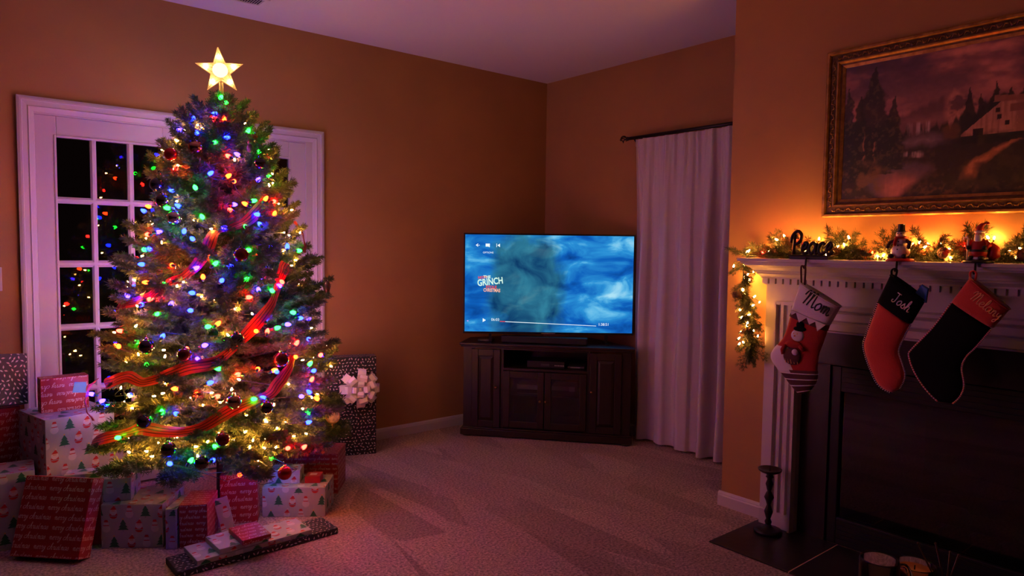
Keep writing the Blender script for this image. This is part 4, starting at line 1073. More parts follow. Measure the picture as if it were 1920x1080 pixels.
def mom_extra(t, Ls, Rs, th):
    n = len(Ls)
    # white heel and foot patch, striped toe
    loft(Ls, [l.lerp(r, .62) for l, r in zip(Ls, Rs)], lambda q: th(q)*1.0, 20, 1, 10, 19, grow=.003).build('heel_patch', M_FELTW, t, smooth=True)
    loft(Ls, Rs, th, 20, 1, 17, n, grow=.0035).build('toe_patch', M_FELTD, t, smooth=True)
    for q in (18, 20, 22, 24):
        loft([Ls[q], Ls[q].lerp(Ls[min(q+1, n-1)], .3)], [Rs[q], Rs[q].lerp(Rs[min(q+1, n-1)], .3)], th(q/(n-1)), 20, 1, grow=.0055).build('toe_stripe', M_FELTW, t, smooth=True)
    # icicle points below the cuff
    D = STOCK_A; TL, TR, BR, BL = [Vector((0, a, b)) for a, b in D['cuff']]
    V = (BL-TL).normalized()
    loft([BL+V*.0, BL+V*.030], [BR+V*.0, BR+V*.026], .0335, 24, .5, grow=-.001).build('cuff_underlay', M_FELTD, t, smooth=True)
    for a, w, h in ((.12, .10, .016), (.36, .16, .034), (.62, .14, .024), (.86, .14, .036)):
        c = BL.lerp(BR, a); U = (BR-BL)
        p = [c-U*w-V*.004, c+U*w-V*.004, c+V*h]
        MB().add([(SX-.0335, q.y, q.z) for q in p]+[(SX-.037, q.y, q.z) for q in p], [(0, 1, 2), (5, 4, 3), (0, 3, 4, 1), (1, 4, 5, 2), (2, 5, 3, 0)]).build('icicle_point', M_FELTW, t)
    # felt snowman applique
    x = SX-.024
    f = thing('snowman_applique', None, None); f.parent = t
    MB().ball((x-.004, 1.548, 1.000), (.010, .030, .027), 14, 9).build('felt_head', M_FELTW, f, smooth=True)
    MB().ball((x-.006, 1.538, 1.030), (.010, .030, .012), 12, 8).ball((x-.006, 1.536, 1.048), (.010, .019, .018), 12, 8).build('felt_hat', M_VBLK, f, smooth=True)
    MB().ball((x-.006, 1.565, .958), (.011, .040, .018), 12, 8).tube([(x-.010, 1.60, .955), (x-.008, 1.615, .93), (x-.006, 1.61, .91)], .010, 8).tube([(x-.008, 1.535, .955), (x-.008, 1.515, .935)], .009, 8).build('felt_scarf', M_FELTR, f, smooth=True)
    MB().ball((x-.004, 1.57, .905), (.010, .042, .040), 14, 9).build('felt_body', M_FELTD, f, smooth=True)
    MB().ball((x-.012, 1.553, .925), (.009, .015, .014), 10, 7).build('felt_mitten', M_FELTW, f, smooth=True)
    e = MB()
    for k in range(5):
        yy = 1.600-.014*k; e.tube([(x-.0135+.0025*abs(k-2), yy, .890), (x-.0105+.002*abs(k-2), yy-.002, .872)], .0016, 5)
    e.build('felt_stripes', M_THREADG, f)
    MB().lathe([(.004, 0), (0, .014)], 8, rot=Euler((0, -PI/2, 0)).to_matrix(), o=(x-.012, 1.556, .998)).ball((x-.0135, 1.562, 1.009), .0025, 6, 5).ball((x-.0135, 1.545, 1.008), .0025, 6, 5).build('felt_face', M_ORNG, f)
def blue_extra(t, Ls, Rs, th):
    TL, TR, BR, BL = [Vector((0, a, b)) for a, b in STOCK_B['cuff']]
    c = TL.lerp(TR, .80)
    b = MB()
    b.add([(SX+.004, c.y+.02, c.z-.01), (SX+.004, c.y-.03, c.z-.03), (SX+.004, c.y-.036, c.z+.026), (SX+.004, c.y-.01, c.z+.042), (SX-.006, c.y+.02, c.z-.01), (SX-.010, c.y-.03, c.z-.03), (SX-.008, c.y-.034, c.z+.022), (SX-.004, c.y-.012, c.z+.036)],
          [(0, 1, 2, 3), (7, 6, 5, 4), (0, 4, 5, 1), (1, 5, 6, 2), (2, 6, 7, 3), (3, 7, 4, 0)])
    o = b.build('blue_gift_tissue', M_BLUE, None)
    tag(o, 'blue wrapped packet peeking out of the red stocking with black cuff', 'packet')
stocking(STOCK_A, 'red stocking with white icicle cuff, felt snowman and striped toe', M_FELTR, M_FELTW, 'Mom', M_THREADB, .034, '', mom_extra, (.22, .42), .1)
stocking(STOCK_B, 'red velvet stocking with a black cuff, second along the mantel', M_VRED, M_VBLK, 'Josh', M_THREADW, .021, 'LR', blue_extra, (.30, .34), 0)
stocking(STOCK_C, 'black velvet stocking with a red cuff and twisted cord edge', M_VBLK, M_VRED, 'Melany', M_THREADG, .0195, 'LR', None, (.27, .45), 0)

# ------------------------------------------------------------------ side table in front with glass mug, candle and twigs
M_TABLEW = mat('side_table_wood', (.05, .025, .015), .4)
tb = thing('side_table', 'small dark round side table just in front, below a glass mug', 'table', (1.29, .42, 0))
MB().lathe([(0, .655), (.20, .655), (.215, .662), (.215, .676), (.205, .682), (0, .682)], 36).build('tabletop', M_TABLEW, tb, smooth=False)
lm = MB().lathe([(.010, 0), (.013, .02), (.012, .3), (.018, .5), (.016, .655)], 10).mesh('leg', M_TABLEW, True)
for k in range(3):
    o = obj('leg', lm, tb); o.location = (.13*math.cos(k*2.1+.4), .13*math.sin(k*2.1+.4), 0)
mg = thing('glass_mug', 'clear glass mug with a looped handle at the lower right', 'mug', (1.294, .514, .682))
MB().lathe([(0, 0), (.030, 0), (.033, .006), (.033, .136), (.0318, .139), (.0306, .136), (.0300, .012), (0, .010)], 32).build('glass_body', M_GLASS, mg, smooth=True)
hd = rgt.normalized()
MB().tube(catmull([(hd.x*.031, hd.y*.031, .125), (hd.x*.050, hd.y*.050, .122), (hd.x*.058, hd.y*.058, .090), (hd.x*.048, hd.y*.048, .050), (hd.x*.031, hd.y*.031, .044)], 6), .0048, 8).build('handle', M_GLASS, mg, smooth=True)
M_WAX = mat('orange_wax', (.75, .30, .06), .45)
cd_ = thing('jar_candle', 'orange wax candle in a clear glass beside the mug', 'candle', (1.405, .495, .682))
MB().lathe([(0, 0), (.034, 0), (.036, .004), (.036, .102), (.0350, .104), (.0340, .102), (.0335, .006), (0, .005)], 32).build('glass_jar', M_GLASS, cd_, smooth=True)
MB().lathe([(0, .007), (.0328, .007), (.0328, .092), (.031, .094), (0, .093)], 32).build('wax', M_WAX, cd_, smooth=True)
MB().tube([(0, 0, .092), (.001, 0, .101)], .0012, 6).build('wick', M_BLACKM, cd_)
M_TWIG = mat('dry_twig', (.20, .12, .06), .8)
vs_ = thing('twig_vase', 'small dark vase of thin dry twigs behind the candle', 'vase', (1.435, .452, .682))
MB().lathe([(0, 0), (.020, 0), (.026, .02), (.020, .055), (.012, .066), (.014, .072), (.011, .070), (.009, .06), (0, .05)], 16).build('vase_body', M_BLKG, vs_, smooth=True)
for dx, dz, bend in ((-.055, .150, -.006), (-.022, .150, .004), (.006, .134, .003), (.022, .128, .004)):
    MB().tube(catmull([(0, 0, .05), (hd.x*dx*.5+bend, hd.y*dx*.5, .05+dz*.35), (hd.x*dx, hd.y*dx, dz)], 6), [.0016]*13, 6).ball((hd.x*dx, hd.y*dx, dz), .0022, 6, 5).build('twig', M_TWIG, vs_)

# ================================================================== christmas tree
AX, AY = 1.09, 3.60
PZ = [.25, .35, .66, 1.12, 1.53, 1.83, 2.0, 2.10, 2.16]
PR = [.54, .60, .59, .48, .36, .28, .16, .05, .015]
def trad(z): return float(np.interp(z, PZ, PR))
def branch_mesh(L, seed):
    rg = random.Random(seed)
    main = [(0, 0, 0), (L*.35, rg.uniform(-.01, .01), -.01*L), (L*.7, rg.uniform(-.015, .015), .0), (L, rg.uniform(-.01, .01), .05*L)]
    c = catmull(main, 4)
    st = [([tuple(p) for p in c], [max(.0012, .0065*(L/.6)*(1-i/len(c))) for i in range(len(c))])]
    tw = []
    def at(q):
        i = min(int(q*(len(c)-1)), len(c)-2); f = q*(len(c)-1)-i; return c[i].lerp(c[i+1], f)
    for i in range(3, len(c)-1): tw.append((tuple(c[i]), tuple(c[i+1])))
    q = max(.22, .30-.1*(L < .3)); k = 0
    while q < .97:
        p = at(q)
        for s in (1, -1):
            l = (.30*L+.035)*(1.12-q)*rg.uniform(.7, 1.15); a = s*rg.uniform(.65, .95)
            e = p+Vector((l*math.cos(a), l*math.sin(a), l*rg.uniform(-.15, .22)))
            tw.append((tuple(p), tuple(e))); st.append(([tuple(p), tuple(e)], [.0016, .0007]))
            if l > .07:
                for s2 in (1, -1):
                    m = p.lerp(e, rg.uniform(.4, .7)); l2 = l*rg.uniform(.35, .5); a2 = a+s2*.7
                    e2 = m+Vector((l2*math.cos(a2), l2*math.sin(a2), l2*rg.uniform(-.2, .25)))
                    tw.append((tuple(m), tuple(e2))); st.append(([tuple(m), tuple(e2)], [.0009, .0005]))
        if rg.random() < .7:
            l = (.22*L+.02)*(1.1-q); e = p+Vector((l*.8, rg.uniform(-.3, .3)*l, l*rg.choice((.55, -.4))))
            tw.append((tuple(p), tuple(e))); st.append(([tuple(p), tuple(e)], [.0012, .0006]))
        q += .025/L*rg.uniform(.9, 1.25); k += 1
    return foliage_mesh('branch', tw, st, .0235, .0036, 1050, seed, [M_WOODBARK, M_NEEDLE], flat=.35, spread=52)
def tree():
    t = thing('christmas_tree', 'tall fir christmas tree covered in lights in front of the french door', 'tree', (AX, AY, 0))
    MB().tube([(0, 0, 0), (0, 0, .6), (.005, .003, 1.4), (0, 0, 2.135)], [.045, .038, .022, .004], 12).build('trunk', M_WOODBARK, t, smooth=True)
    sizes = [.16, .24, .33, .42, .50, .58, .62]
    meshes = [[branch_mesh(s, 100+i*7+v) for v in range(3)] for i, s in enumerate(sizes)]
    rg = random.Random(21)
    zs = np.linspace(.37, 2.07, 800); w = np.array([trad(z)**.8+.06 for z in zs]); cw = np.cumsum(w)/w.sum()
    N = 296
    for i in range(N):
        z = float(np.interp((i+.5)/N, cw, zs)); th = i*2.39996+rg.uniform(-.2, .2)
        k = max(0, (z-.33)/1.75)
        pt = math.radians(-9+54*k**1.25+rg.uniform(-7, 7))
        reach = trad(z)*rg.uniform(.86, 1.10)
        if z < .72 and 2.35 < (th % (2*PI)) < 3.05: reach *= .72      # held back by the tall present
        L = reach/math.cos(pt)
        j = int(np.argmin([abs(L-s) for s in sizes]))
        o = obj('branch', meshes[j][rg.randrange(3)], t)
        o.location = (0, 0, z-reach*math.tan(pt)*.55); o.rotation_euler = (rg.uniform(-.45, .45), -pt, th)
        s = L/sizes[j]; o.scale = (s, s, s)
    for i in range(4):
        o = obj('branch', meshes[0][i % 3], t); o.location = (0, 0, 1.97); o.rotation_euler = (0, -math.radians(66+i*2), i*PI/2+.3); o.scale = (.9, .9, .9)
tree()
M_EDGE = None
def star():
    t = thing('star_tree_topper', 'glowing clear plastic star topping the christmas tree', 'tree topper', (AX, AY, 2.06))
    m = bpy.data.materials.new('star_plastic'); m.use_nodes = True
    nt = m.node_tree; p = nt.nodes['Principled BSDF']
    p.inputs['Base Color'].default_value = (.9, .72, .45, 1); p.inputs['Roughness'].default_value = .25
    tr = nt.nodes.new('ShaderNodeBsdfTransparent'); tr.inputs[0].default_value = (1, .9, .75, 1)
    ts = nt.nodes.new('ShaderNodeBsdfTranslucent'); ts.inputs[0].default_value = (1, .75, .42, 1)
    m1 = nt.nodes.new('ShaderNodeMixShader'); m1.inputs[0].default_value = .6
    m2 = nt.nodes.new('ShaderNodeMixShader'); m2.inputs[0].default_value = .68
    nt.links.new(p.outputs[0], m1.inputs[1]); nt.links.new(ts.outputs[0], m1.inputs[2])
    nt.links.new(m1.outputs[0], m2.inputs[1]); nt.links.new(tr.outputs[0], m2.inputs[2])
    nt.links.new(m2.outputs[0], nt.nodes['Material Output'].inputs['Surface'])
    rim = emit('star_rim_glow', (1.0, .46, .12), 1.1)
    s = thing('star_body', None, None, (-.003, 0, .166), math.radians(-17)); s.parent = t
    s.rotation_euler = (0, math.radians(-5), math.radians(-17))
    R, r = .113, .046
    P = [((R if k % 2 == 0 else r)*math.sin(k*PI/5), (R if k % 2 == 0 else r)*math.cos(k*PI/5)) for k in range(10)]
    for side, nm in ((-1, 'front_shell'), (1, 'back_shell')):
        b = MB(); b.add([(x, side*.005, z) for x, z in P]+[(0, side*.026, 0)], [((k, (k+1) % 10, 10) if side < 0 else ((k+1) % 10, k, 10)) for k in range(10)])
        b.build(nm, m, s)
    MB().tube([(x, 0, z) for x, z in P+P[:1]], .0028, 6).build('outline_rim', rim, s)
    b = MB(); b.tube([(x*.80, -.012, z*.80) for x, z in P+P[:1]], .0014, 5); b.build('inner_ridge', rim, s)
    core = emit('star_bulb_glow', (1.0, .62, .26), E_STAR)
    cm = MB().ball((0, 0, 0), .0085, 10, 7).mesh('bulb', core, True); ct = MB().ball((0, 0, 0), (.036, .010, .036), 20, 9).mesh('centre_disc', emit('star_centre_glow', (1.0, .68, .34), 2.6), True)
    obj('centre_disc', ct, s).location = (0, -.017, 0)
    for k in range(5):
        a = k*2*PI/5
        obj('bulb', cm, s).location = (.066*math.sin(a), -.004, .066*math.cos(a))
    MB().tube([(0, 0, .11), (.004, 0, .05)], .010, 10).build('mounting_tube', m, t, smooth=True)
    MB().tube([(.004, 0, .055), (.002, 0, -.02)], .013, 10).build('socket', M_SOCKET, t, smooth=True)
    MB().tube(catmull([(.012, -.012, .05), (.035, -.03, .02), (.03, -.03, -.05), (.012, -.03, -.09)], 6), .003, 6).build('cord', M_WIRE, t, smooth=True)
star()

def light_strings():
    rg = random.Random(33)
    def place(l, items, nm):
        # one wire that winds round the tree through all bulbs
        items.sort(key=lambda p: (int((p[1].z)/.13), math.atan2(p[1].y-AY, p[1].x-AX)*(1 if int(p[1].z/.13) % 2 else -1)))
        wire = []
        for i, (k, p) in enumerate(items):
            if i:
                a = items[i-1][1]; t0 = math.atan2(a.y-AY, a.x-AX); t1 = math.atan2(p.y-AY, p.x-AX); d = (t1-t0+PI) % (2*PI)-PI
                for j in (1, 2):
                    q = j/3; th = t0+d*q; z = a.z+(p.z-a.z)*q; rr = trad(z)*.82; wire.append((AX+rr*math.cos(th), AY+rr*math.sin(th), z-.01))
            wire.append((p.x, p.y, p.z))
        MB().tube(wire, .0014, 4).build('wire', M_WIRE, l)
        for k, p in items:
            o = obj('bulb', nm[k], l); o.location = p; o.rotation_euler = (rg.uniform(-1.6, 1.6), rg.uniform(-1.6, 1.6), rg.uniform(0, 6))
    cm = {k: bulb_mesh(k, E_COL*{'B': 1.15, 'G': .5, 'R': 1.35, 'O': .7, 'P': .8}[k], True) for k in 'BGROP'}
    it = [(c, Vector((x, y, z))) for c, x, y, z in COLOUR_BULBS]
    for i in range(70):      # round the back
        z = rg.uniform(.4, 1.95); th = rg.uniform(-.1, 2.5)+rg.uniform(0, .6); rr = trad(z)*.95
        it.append((rg.choice('BGBGOPRB'), Vector((AX+rr*math.cos(th), AY+rr*math.sin(th), z))))
    place(thing('multicolour_light_string', 'string of faceted multicolour bulbs wound round the christmas tree', 'string lights', (0, 0, 0)), it, cm)
    it = []
    for i in range(205):
        z = .43+1.55*(rg.random()**1.7); th = rg.uniform(-3.4, .55) if i < 150 else rg.uniform(-.2, 3.4); rr = trad(z)*(rg.uniform(.62, .84) if z < .58 else rg.uniform(.72, .96))
        if AX+rr*math.cos(th) < .70 and AY+rr*math.sin(th) > 3.66 and z < .74: th = rg.uniform(-2.6, .4)
        it.append(('W', Vector((AX+rr*math.cos(th), AY+rr*math.sin(th), z))))
    for i in range(13):      # extra bulbs low inside, added to light the tops of the presents
        th = rg.uniform(-2.75, -.35); rr = rg.uniform(.34, .46)
        it.append(('W', Vector((AX+rr*math.cos(th), AY+rr*math.sin(th), rg.uniform(.36, .42)))))
    place(thing('warm_white_light_string', 'string of tiny warm white lights wound through the christmas tree', 'string lights', (0, 0, 0)), it, {'W': bulb_mesh('W', E_WARM, False)})
light_strings()

# ------------------------------------------------------------------ baubles
OM = {'red': mat('red_bauble', (.45, .015, .012), .12, metal=.6), 'bronze': mat('bronze_bauble', (.40, .22, .10), .15, metal=.9), 'black': mat('black_bauble', (.012, .008, .008), .18, metal=.2, coat=.5),
      'silver': mat('silver_bauble', (.50, .42, .40), .12, metal=.95), 'maroon': mat('maroon_bauble', (.14, .012, .012), .2, metal=.5), 'plum': mat('plum_bauble', (.20, .06, .07), .45, metal=.3)}
OLAB = ['glossy red bauble high on the left edge of the tree', 'bronze bauble on the upper left below the star', 'black bauble on the left edge beside the upper window panes', 'black bauble just below another one on the upper left edge',
        'silvery bauble on the left of the tree at mid height', 'maroon bauble right of the tree centre above middle height', 'dull plum bauble on the right side at mid height', 'large black bauble low on the left half of the tree',
        'black bauble at the lower end of the long right ribbon', 'maroon bauble on the lower right beside a dangling ribbon', 'mirror bronze bauble above the lowest ribbon', 'red bauble hanging over the presents at the lower right', 'black bauble hanging at the very bottom above the presents',
        'black bauble on the lowest ribbon at the left', 'black bauble on the lower right below a blue bulb', 'striped maroon bauble near the bottom centre', 'black bauble under the middle of the lowest ribbon', 'maroon bauble above the wide lower left ribbon', 'small black bauble on the upper right near a red ribbon loop']
for (c, x, y, z, r), lab in zip(ORNAMENTS, OLAB):
    t = thing('bauble', lab, 'ornament', (x, y, z), group=None)
    MB().ball((0, 0, 0), r, 20, 13).build('ball', OM[c], t, smooth=True)
    MB().lathe([(r*.24, r*.93), (r*.24, r*1.16), (r*.1, r*1.2), (0, r*1.2)], 10).build('cap', M_CHROME, t)
    d = Vector((AX-x, AY-y, 0)).normalized()*.02
    MB().tube(catmull([(0, 0, r*1.18), (d.x*.3, d.y*.3, r*1.18+.014), (d.x, d.y, r*1.18+.012)], 4), .0009, 4).build('hook', M_CHROME, t)
def cone_at(th, z, off): rr = trad(z)+off; return (AX+rr*math.cos(th), AY+rr*math.sin(th), z)
# round photo ornament with a brass frame, reindeer ornament
po = thing('photo_ornament', 'round brass framed ornament hanging at the lower right of the tree', 'ornament', (1.593, 3.42, .46))
po.rotation_euler = (0, 0, math.radians(-25))
tor = [(.036*math.cos(a*PI/10), 0, .036*math.sin(a*PI/10)) for a in range(21)]
MB().tube(tor, .004, 8).build('ring_frame', M_BRASSKNOB, po, smooth=True)
MB().lathe([(0, -.002), (.034, -.002), (.034, .002), (0, .002)], 20, rot=Euler((PI/2, 0, 0)).to_matrix()).build('picture_disc', mat('sepia_print', (.32, .20, .14), .4, noise=.6, nscale=60), po)
MB().lathe([(.004, -.036), (.010, -.044), (.004, -.052), (.007, -.058), (.001, -.066)], 8).build('drop_finial', M_BRASSKNOB, po, smooth=True)
rd = thing('reindeer_ornament', 'small brown reindeer ornament on the upper right of the tree', 'ornament', (1.145, 3.355, 1.83))
rd.rotation_euler = (0, 0, math.radians(-30))
M_BROWN = mat('brown_felt', (.13, .06, .035), .8)
MB().ball((0, 0, 0), (.016, .013, .022), 12, 8).ball((0, -.004, .030), (.012, .012, .014), 12, 8).ball((0, -.016, .026), (.007, .008, .006), 8, 6).build('body', M_BROWN, rd, smooth=True)
for s in (-1, 1):
    MB().tube([(s*.006, 0, .042), (s*.014, 0, .056), (s*.011, 0, .070)], .0022, 5).tube([(s*.014, 0, .056), (s*.021, 0, .064)], .0018, 5).build('antler', M_BROWN, rd)
MB().ball((0, -.024, .028), .0035, 6, 5).build('nose', M_REDP, rd)
bp = thing('paisley_ornament', 'dark teardrop glass ornament on the right edge of the tree', 'ornament', (1.535, 3.365, 1.16))
MB().lathe([(0, -.046), (.006, -.036), (.016, -.014), (.020, .004), (.015, .020), (.005, .030), (0, .032)], 16).build('glass_drop', mat('patterned_glass', (.25, .05, .035), .15, metal=.5, col2=(.10, .12, .06), nscale=70), bp, smooth=True)
MB().lathe([(.006, .029), (.006, .036), (0, .037)], 8).build('cap', M_CHROME, bp)

# ------------------------------------------------------------------ ribbons
def ribbon_mat():
    m = mat('sheer_red_ribbon', (.62, .05, .03), .5, spec=.4)
    nt = m.node_tree; p = nt.nodes['Principled BSDF']
    uv = nt.nodes.new('ShaderNodeUVMap'); sp = nt.nodes.new('ShaderNodeSeparateXYZ'); nt.links.new(uv.outputs[0], sp.inputs[0])
    r = nt.nodes.new('ShaderNodeValToRGB'); r.color_ramp.interpolation = 'CONSTANT'
    A, B = (.34, .026, .015, 1), (.03, .004, .005, 1)
    r.color_ramp.elements[0].color = A; r.color_ramp.elements[1].position = .24; r.color_ramp.elements[1].color = B
    for ps, c in ((.30, A), (.47, B), (.53, A), (.70, B), (.76, A)):
        e = r.color_ramp.elements.new(ps); e.color = c
    nt.links.new(sp.outputs[1], r.inputs[0]); nt.links.new(r.outputs[0], p.inputs['Base Color'])
    ts = nt.nodes.new('ShaderNodeBsdfTranslucent'); nt.links.new(r.outputs[0], ts.inputs[0])
    mx = nt.nodes.new('ShaderNodeMixShader'); mx.inputs[0].default_value = .22
    nt.links.new(p.outputs[0], mx.inputs[1]); nt.links.new(ts.outputs[0], mx.inputs[2])
    nt.links.new(mx.outputs[0], nt.nodes['Material Output'].inputs['Surface'])
    return m
M_RIB = ribbon_mat()
def ribbon(pts, label, width=.058, seed=0):
    rg = random.Random(seed)
    c = catmull(pts, 7); n = len(c); K = 6
    vs = []; uvs = []
    ph = rg.uniform(0, 6)
    for i, p in enumerate(c):
        t = (c[min(i+1, n-1)]-c[max(i-1, 0)]).normalized()
        out = Vector((p.x-AX, p.y-AY, .15)).normalized(); out = (out-t*out.dot(t)).normalized(); w = t.cross(out)
        pin = .5+.5*math.sin(i*.23+ph)                       # pinched and spread along its length
        ww = width*(.70+.30*pin); tilt = .35*math.sin(i*.17+ph*2); p = p+out*(.012*math.sin(i*.21+ph)-.008)
        for k in range(K+1):
            v = k/K; a = (v-.5)*ww
            vs.append(p+w*a*math.cos(tilt)+out*(a*math.sin(tilt)+.003*math.sin(v*PI*2+i*.3)+.002*math.sin(i*.9)))
            uvs.append((i/n, v))
    fs = [(i*(K+1)+k, i*(K+1)+k+1, (i+1)*(K+1)+k+1, (i+1)*(K+1)+k) for i in range(n-1) for k in range(K)]
    b = MB().add(vs, fs); me = b.mesh('ribbon', M_RIB, True)
    ul = me.uv_layers.new(name='UVMap')
    for l in me.loops: ul.data[l.index].uv = uvs[l.vertex_index]
    o = obj('ribbon', me)
    return tag(o, label, 'ribbon')
ribbon(RIBBON_A, 'striped red ribbon sweeping across the bottom of the tree', seed=1)
ribbon(RIBBON_B, 'striped red ribbon rising from the lower left to the right edge of the tree', seed=2)
ribbon(RIBBON_C, 'striped red ribbon rising across the middle of the tree from the left edge', seed=3)
ribbon(RIBBON_D, 'short striped red ribbon loop at the upper right below the star', .045, seed=4)
ribbon(RIBBON_E, 'red ribbon loop sticking out on the right edge at mid height', .05, seed=5)
ribbon(RIBBON_F, 'red ribbon tail dangling at the lower left edge of the tree', .05, seed=6)

# ================================================================== presents
PAPER = {'santa': mat('pale_santa_paper', (.44, .42, .43), .45, noise=.12, nscale=6), 'leaf': mat('black_leaf_paper', (.012, .012, .013), .4), 'merry': mat('red_script_paper', (.34, .016, .018), .4), 'plainred': mat('plain_red_paper', (.48, .015, .014), .4)}
PRINT = [mat('print_white', (.60, .54, .54), .5), mat('print_green', (.02, .13, .06), .5), mat('print_red', (.50, .02, .02), .5), mat('print_skin', (.62, .36, .26), .5), mat('print_grey', (.30, .30, .30), .5), mat('print_pale_pink', (.70, .48, .46), .5), mat('print_gold', (.7, .42, .10), .5)]
def circle(x, y, r, n=10, sy=1.0): return [(x+r*math.cos(2*PI*k/n), y+r*sy*math.sin(2*PI*k/n)) for k in range(n)]
def print_santa(a, b, rg):
    out = []; s = .070; ny = int(b/s)+2; nx = int(a/s)+2; ox, oy = rg.uniform(0, s), rg.uniform(0, s)
    for j in range(ny):
        for i in range(nx):
            x = i*s-ox+(j % 2)*s/2+rg.uniform(-.006, .006); y = j*s-oy+rg.uniform(-.006, .006); k = (i+2*j) % 3
            if k == 0:      # tree
                for q, (w, y0, y1) in enumerate(((.024, -.022, .002), (.020, -.010, .014), (.014, .004, .028))): out.append((1, q, [(x-w, y+y0), (x+w, y+y0), (x, y+y1)]))
                out.append((6, 4, circle(x, y+.029, .004, 5))); out.append((4, 0, [(x-.003, y-.030), (x+.003, y-.030), (x+.003, y-.022), (x-.003, y-.022)]))
            elif k == 1:    # santa: coat, beard, face, hat
                out += [(2, 0, circle(x, y-.014, .018, 10, .9)), (0, 1, circle(x, y+.002, .016, 10)), (3, 2, circle(x, y+.008, .009, 8, .7)), (2, 3, [(x-.014, y+.012), (x+.014, y+.012), (x+.004, y+.032)]), (0, 4, circle(x+.005, y+.032, .004, 6)), (4, 2, [(x-.017, y-.019), (x+.017, y-.019), (x+.017, y-.015), (x-.017, y-.015)])]
            else:           # snowman
                out += [(0, 0, circle(x, y-.012, .018, 10)), (0, 1, circle(x, y+.010, .012, 10)), (2, 2, [(x-.012, y), (x+.012, y), (x+.012, y+.004), (x-.012, y+.004)]), (2, 2, [(x-.010, y+.017), (x+.010, y+.017), (x+.006, y+.028), (x-.006, y+.028)])]
    return out
def print_leaf(a, b, rg):
    out = []; s = .0215
    for j in range(int(b/s)+1):
        for i in range(int(a/s)+1):
            x, y = (i+.5+.5*(j % 2))*s+rg.uniform(-.005, .005), (j+.5)*s+rg.uniform(-.005, .005); th = rg.uniform(0, PI); l, w = .0088, .0036; c, d = math.cos(th), math.sin(th)
            out.append((5 if rg.random() < .5 else 0, 0, [(x+l*c, y+l*d), (x-w*d, y+w*c), (x-l*c, y-l*d), (x+w*d, y-w*c)]))
    return out
def gift(label, FL, yaw_deg, w, d, h, z0, paper, lean=(0, 0), seed=0, flip=False, tsize=.011, faces='FRTL', name='wrapped_present'):
    yw = math.radians(yaw_deg)
    cx, cy = FL[0]+w/2*math.cos(yw)-d/2*math.sin(yw), FL[1]+w/2*math.sin(yw)+d/2*math.cos(yw)
    t = thing(name, label, 'present', (cx, cy, z0), yw)
    # leaning presents turn on a bottom edge and keep touching what they stand on
    rx, ry = math.radians(lean[0]), math.radians(lean[1])
    if rx or ry:
        R = Euler((rx, ry, 0)).to_matrix()
        low = min((R @ Vector((sx*w/2, sy*d/2, sz*h))).z for sx in (-1, 1) for sy in (-1, 1) for sz in (0, 1))
        t.rotation_euler = (rx, ry, yw); t.rotation_mode = 'XYZ'; t.location.z = z0-low
    MB().box(-w/2, w/2, -d/2, d/2, 0, h).build('wrapped_box', PAPER[paper], t, bevel=.002)
    if paper == 'plainred': return t
    rg = random.Random(500+seed)
    F = {'F': ((-w/2, -d/2, 0), (1, 0, 0), (0, 0, 1), (0, -1, 0), w, h), 'R': ((w/2, -d/2, 0), (0, 1, 0), (0, 0, 1), (1, 0, 0), d, h), 'T': ((-w/2, -d/2, h), (1, 0, 0), (0, 1, 0), (0, 0, 1), w, d), 'L': ((-w/2, d/2, 0), (0, -1, 0), (0, 0, 1), (-1, 0, 0), d, h)}
    b = MB()
    for f in faces:
        O, U, V, Nn, a, c = F[f]; O, U, V, Nn = Vector(O), Vector(U), Vector(V), Vector(Nn)
        m_ = .0022
        def put(poly, mi, lay, fs=None):
            pts = [(min(max(x, m_), a-m_), min(max(y, m_), c-m_)) for x, y in poly]
            if max(p[0] for p in pts)-min(p[0] for p in pts) < 1e-5 or max(p[1] for p in pts)-min(p[1] for p in pts) < 1e-5: return
            b.add([O+U*x+V*y+Nn*(.0005+.00022*lay) for x, y in pts], fs or [tuple(range(len(pts)))], mi)
        if paper == 'santa':
            for mi, lay, poly in print_santa(a, c, rg): put(poly, mi, lay)
        elif paper == 'leaf':
            for mi, lay, poly in print_leaf(a, c, rg): put(poly, mi, 0)
        else:
            y = -tsize*.3; row = 0
            while y < c:
                x = -rg.uniform(0, .09); 
                while x < a:
                    ls, wd = script_lines('merry christmas ', tsize, .35, .04)
                    for s in ls:
                        q = [(x+px, y+py) for px, py in s]
                        q = [(p[0], p[1]) for p in q if m_ < p[0] < a-m_ and m_ < p[1] < c-m_]
                        if len(q) > 2:
                            if flip: q = [(a-p[0], c-p[1]) for p in q]
                            vv, ff = stroke_quads(q, tsize*.15); put(vv, 5 if flip else 5, 0, ff)
                    x += wd+tsize*.6
                y += tsize*3.1; row += 1
    tag(b.build('printed_pattern', PRINT, t), kind='stuff')
    return t
G = gift
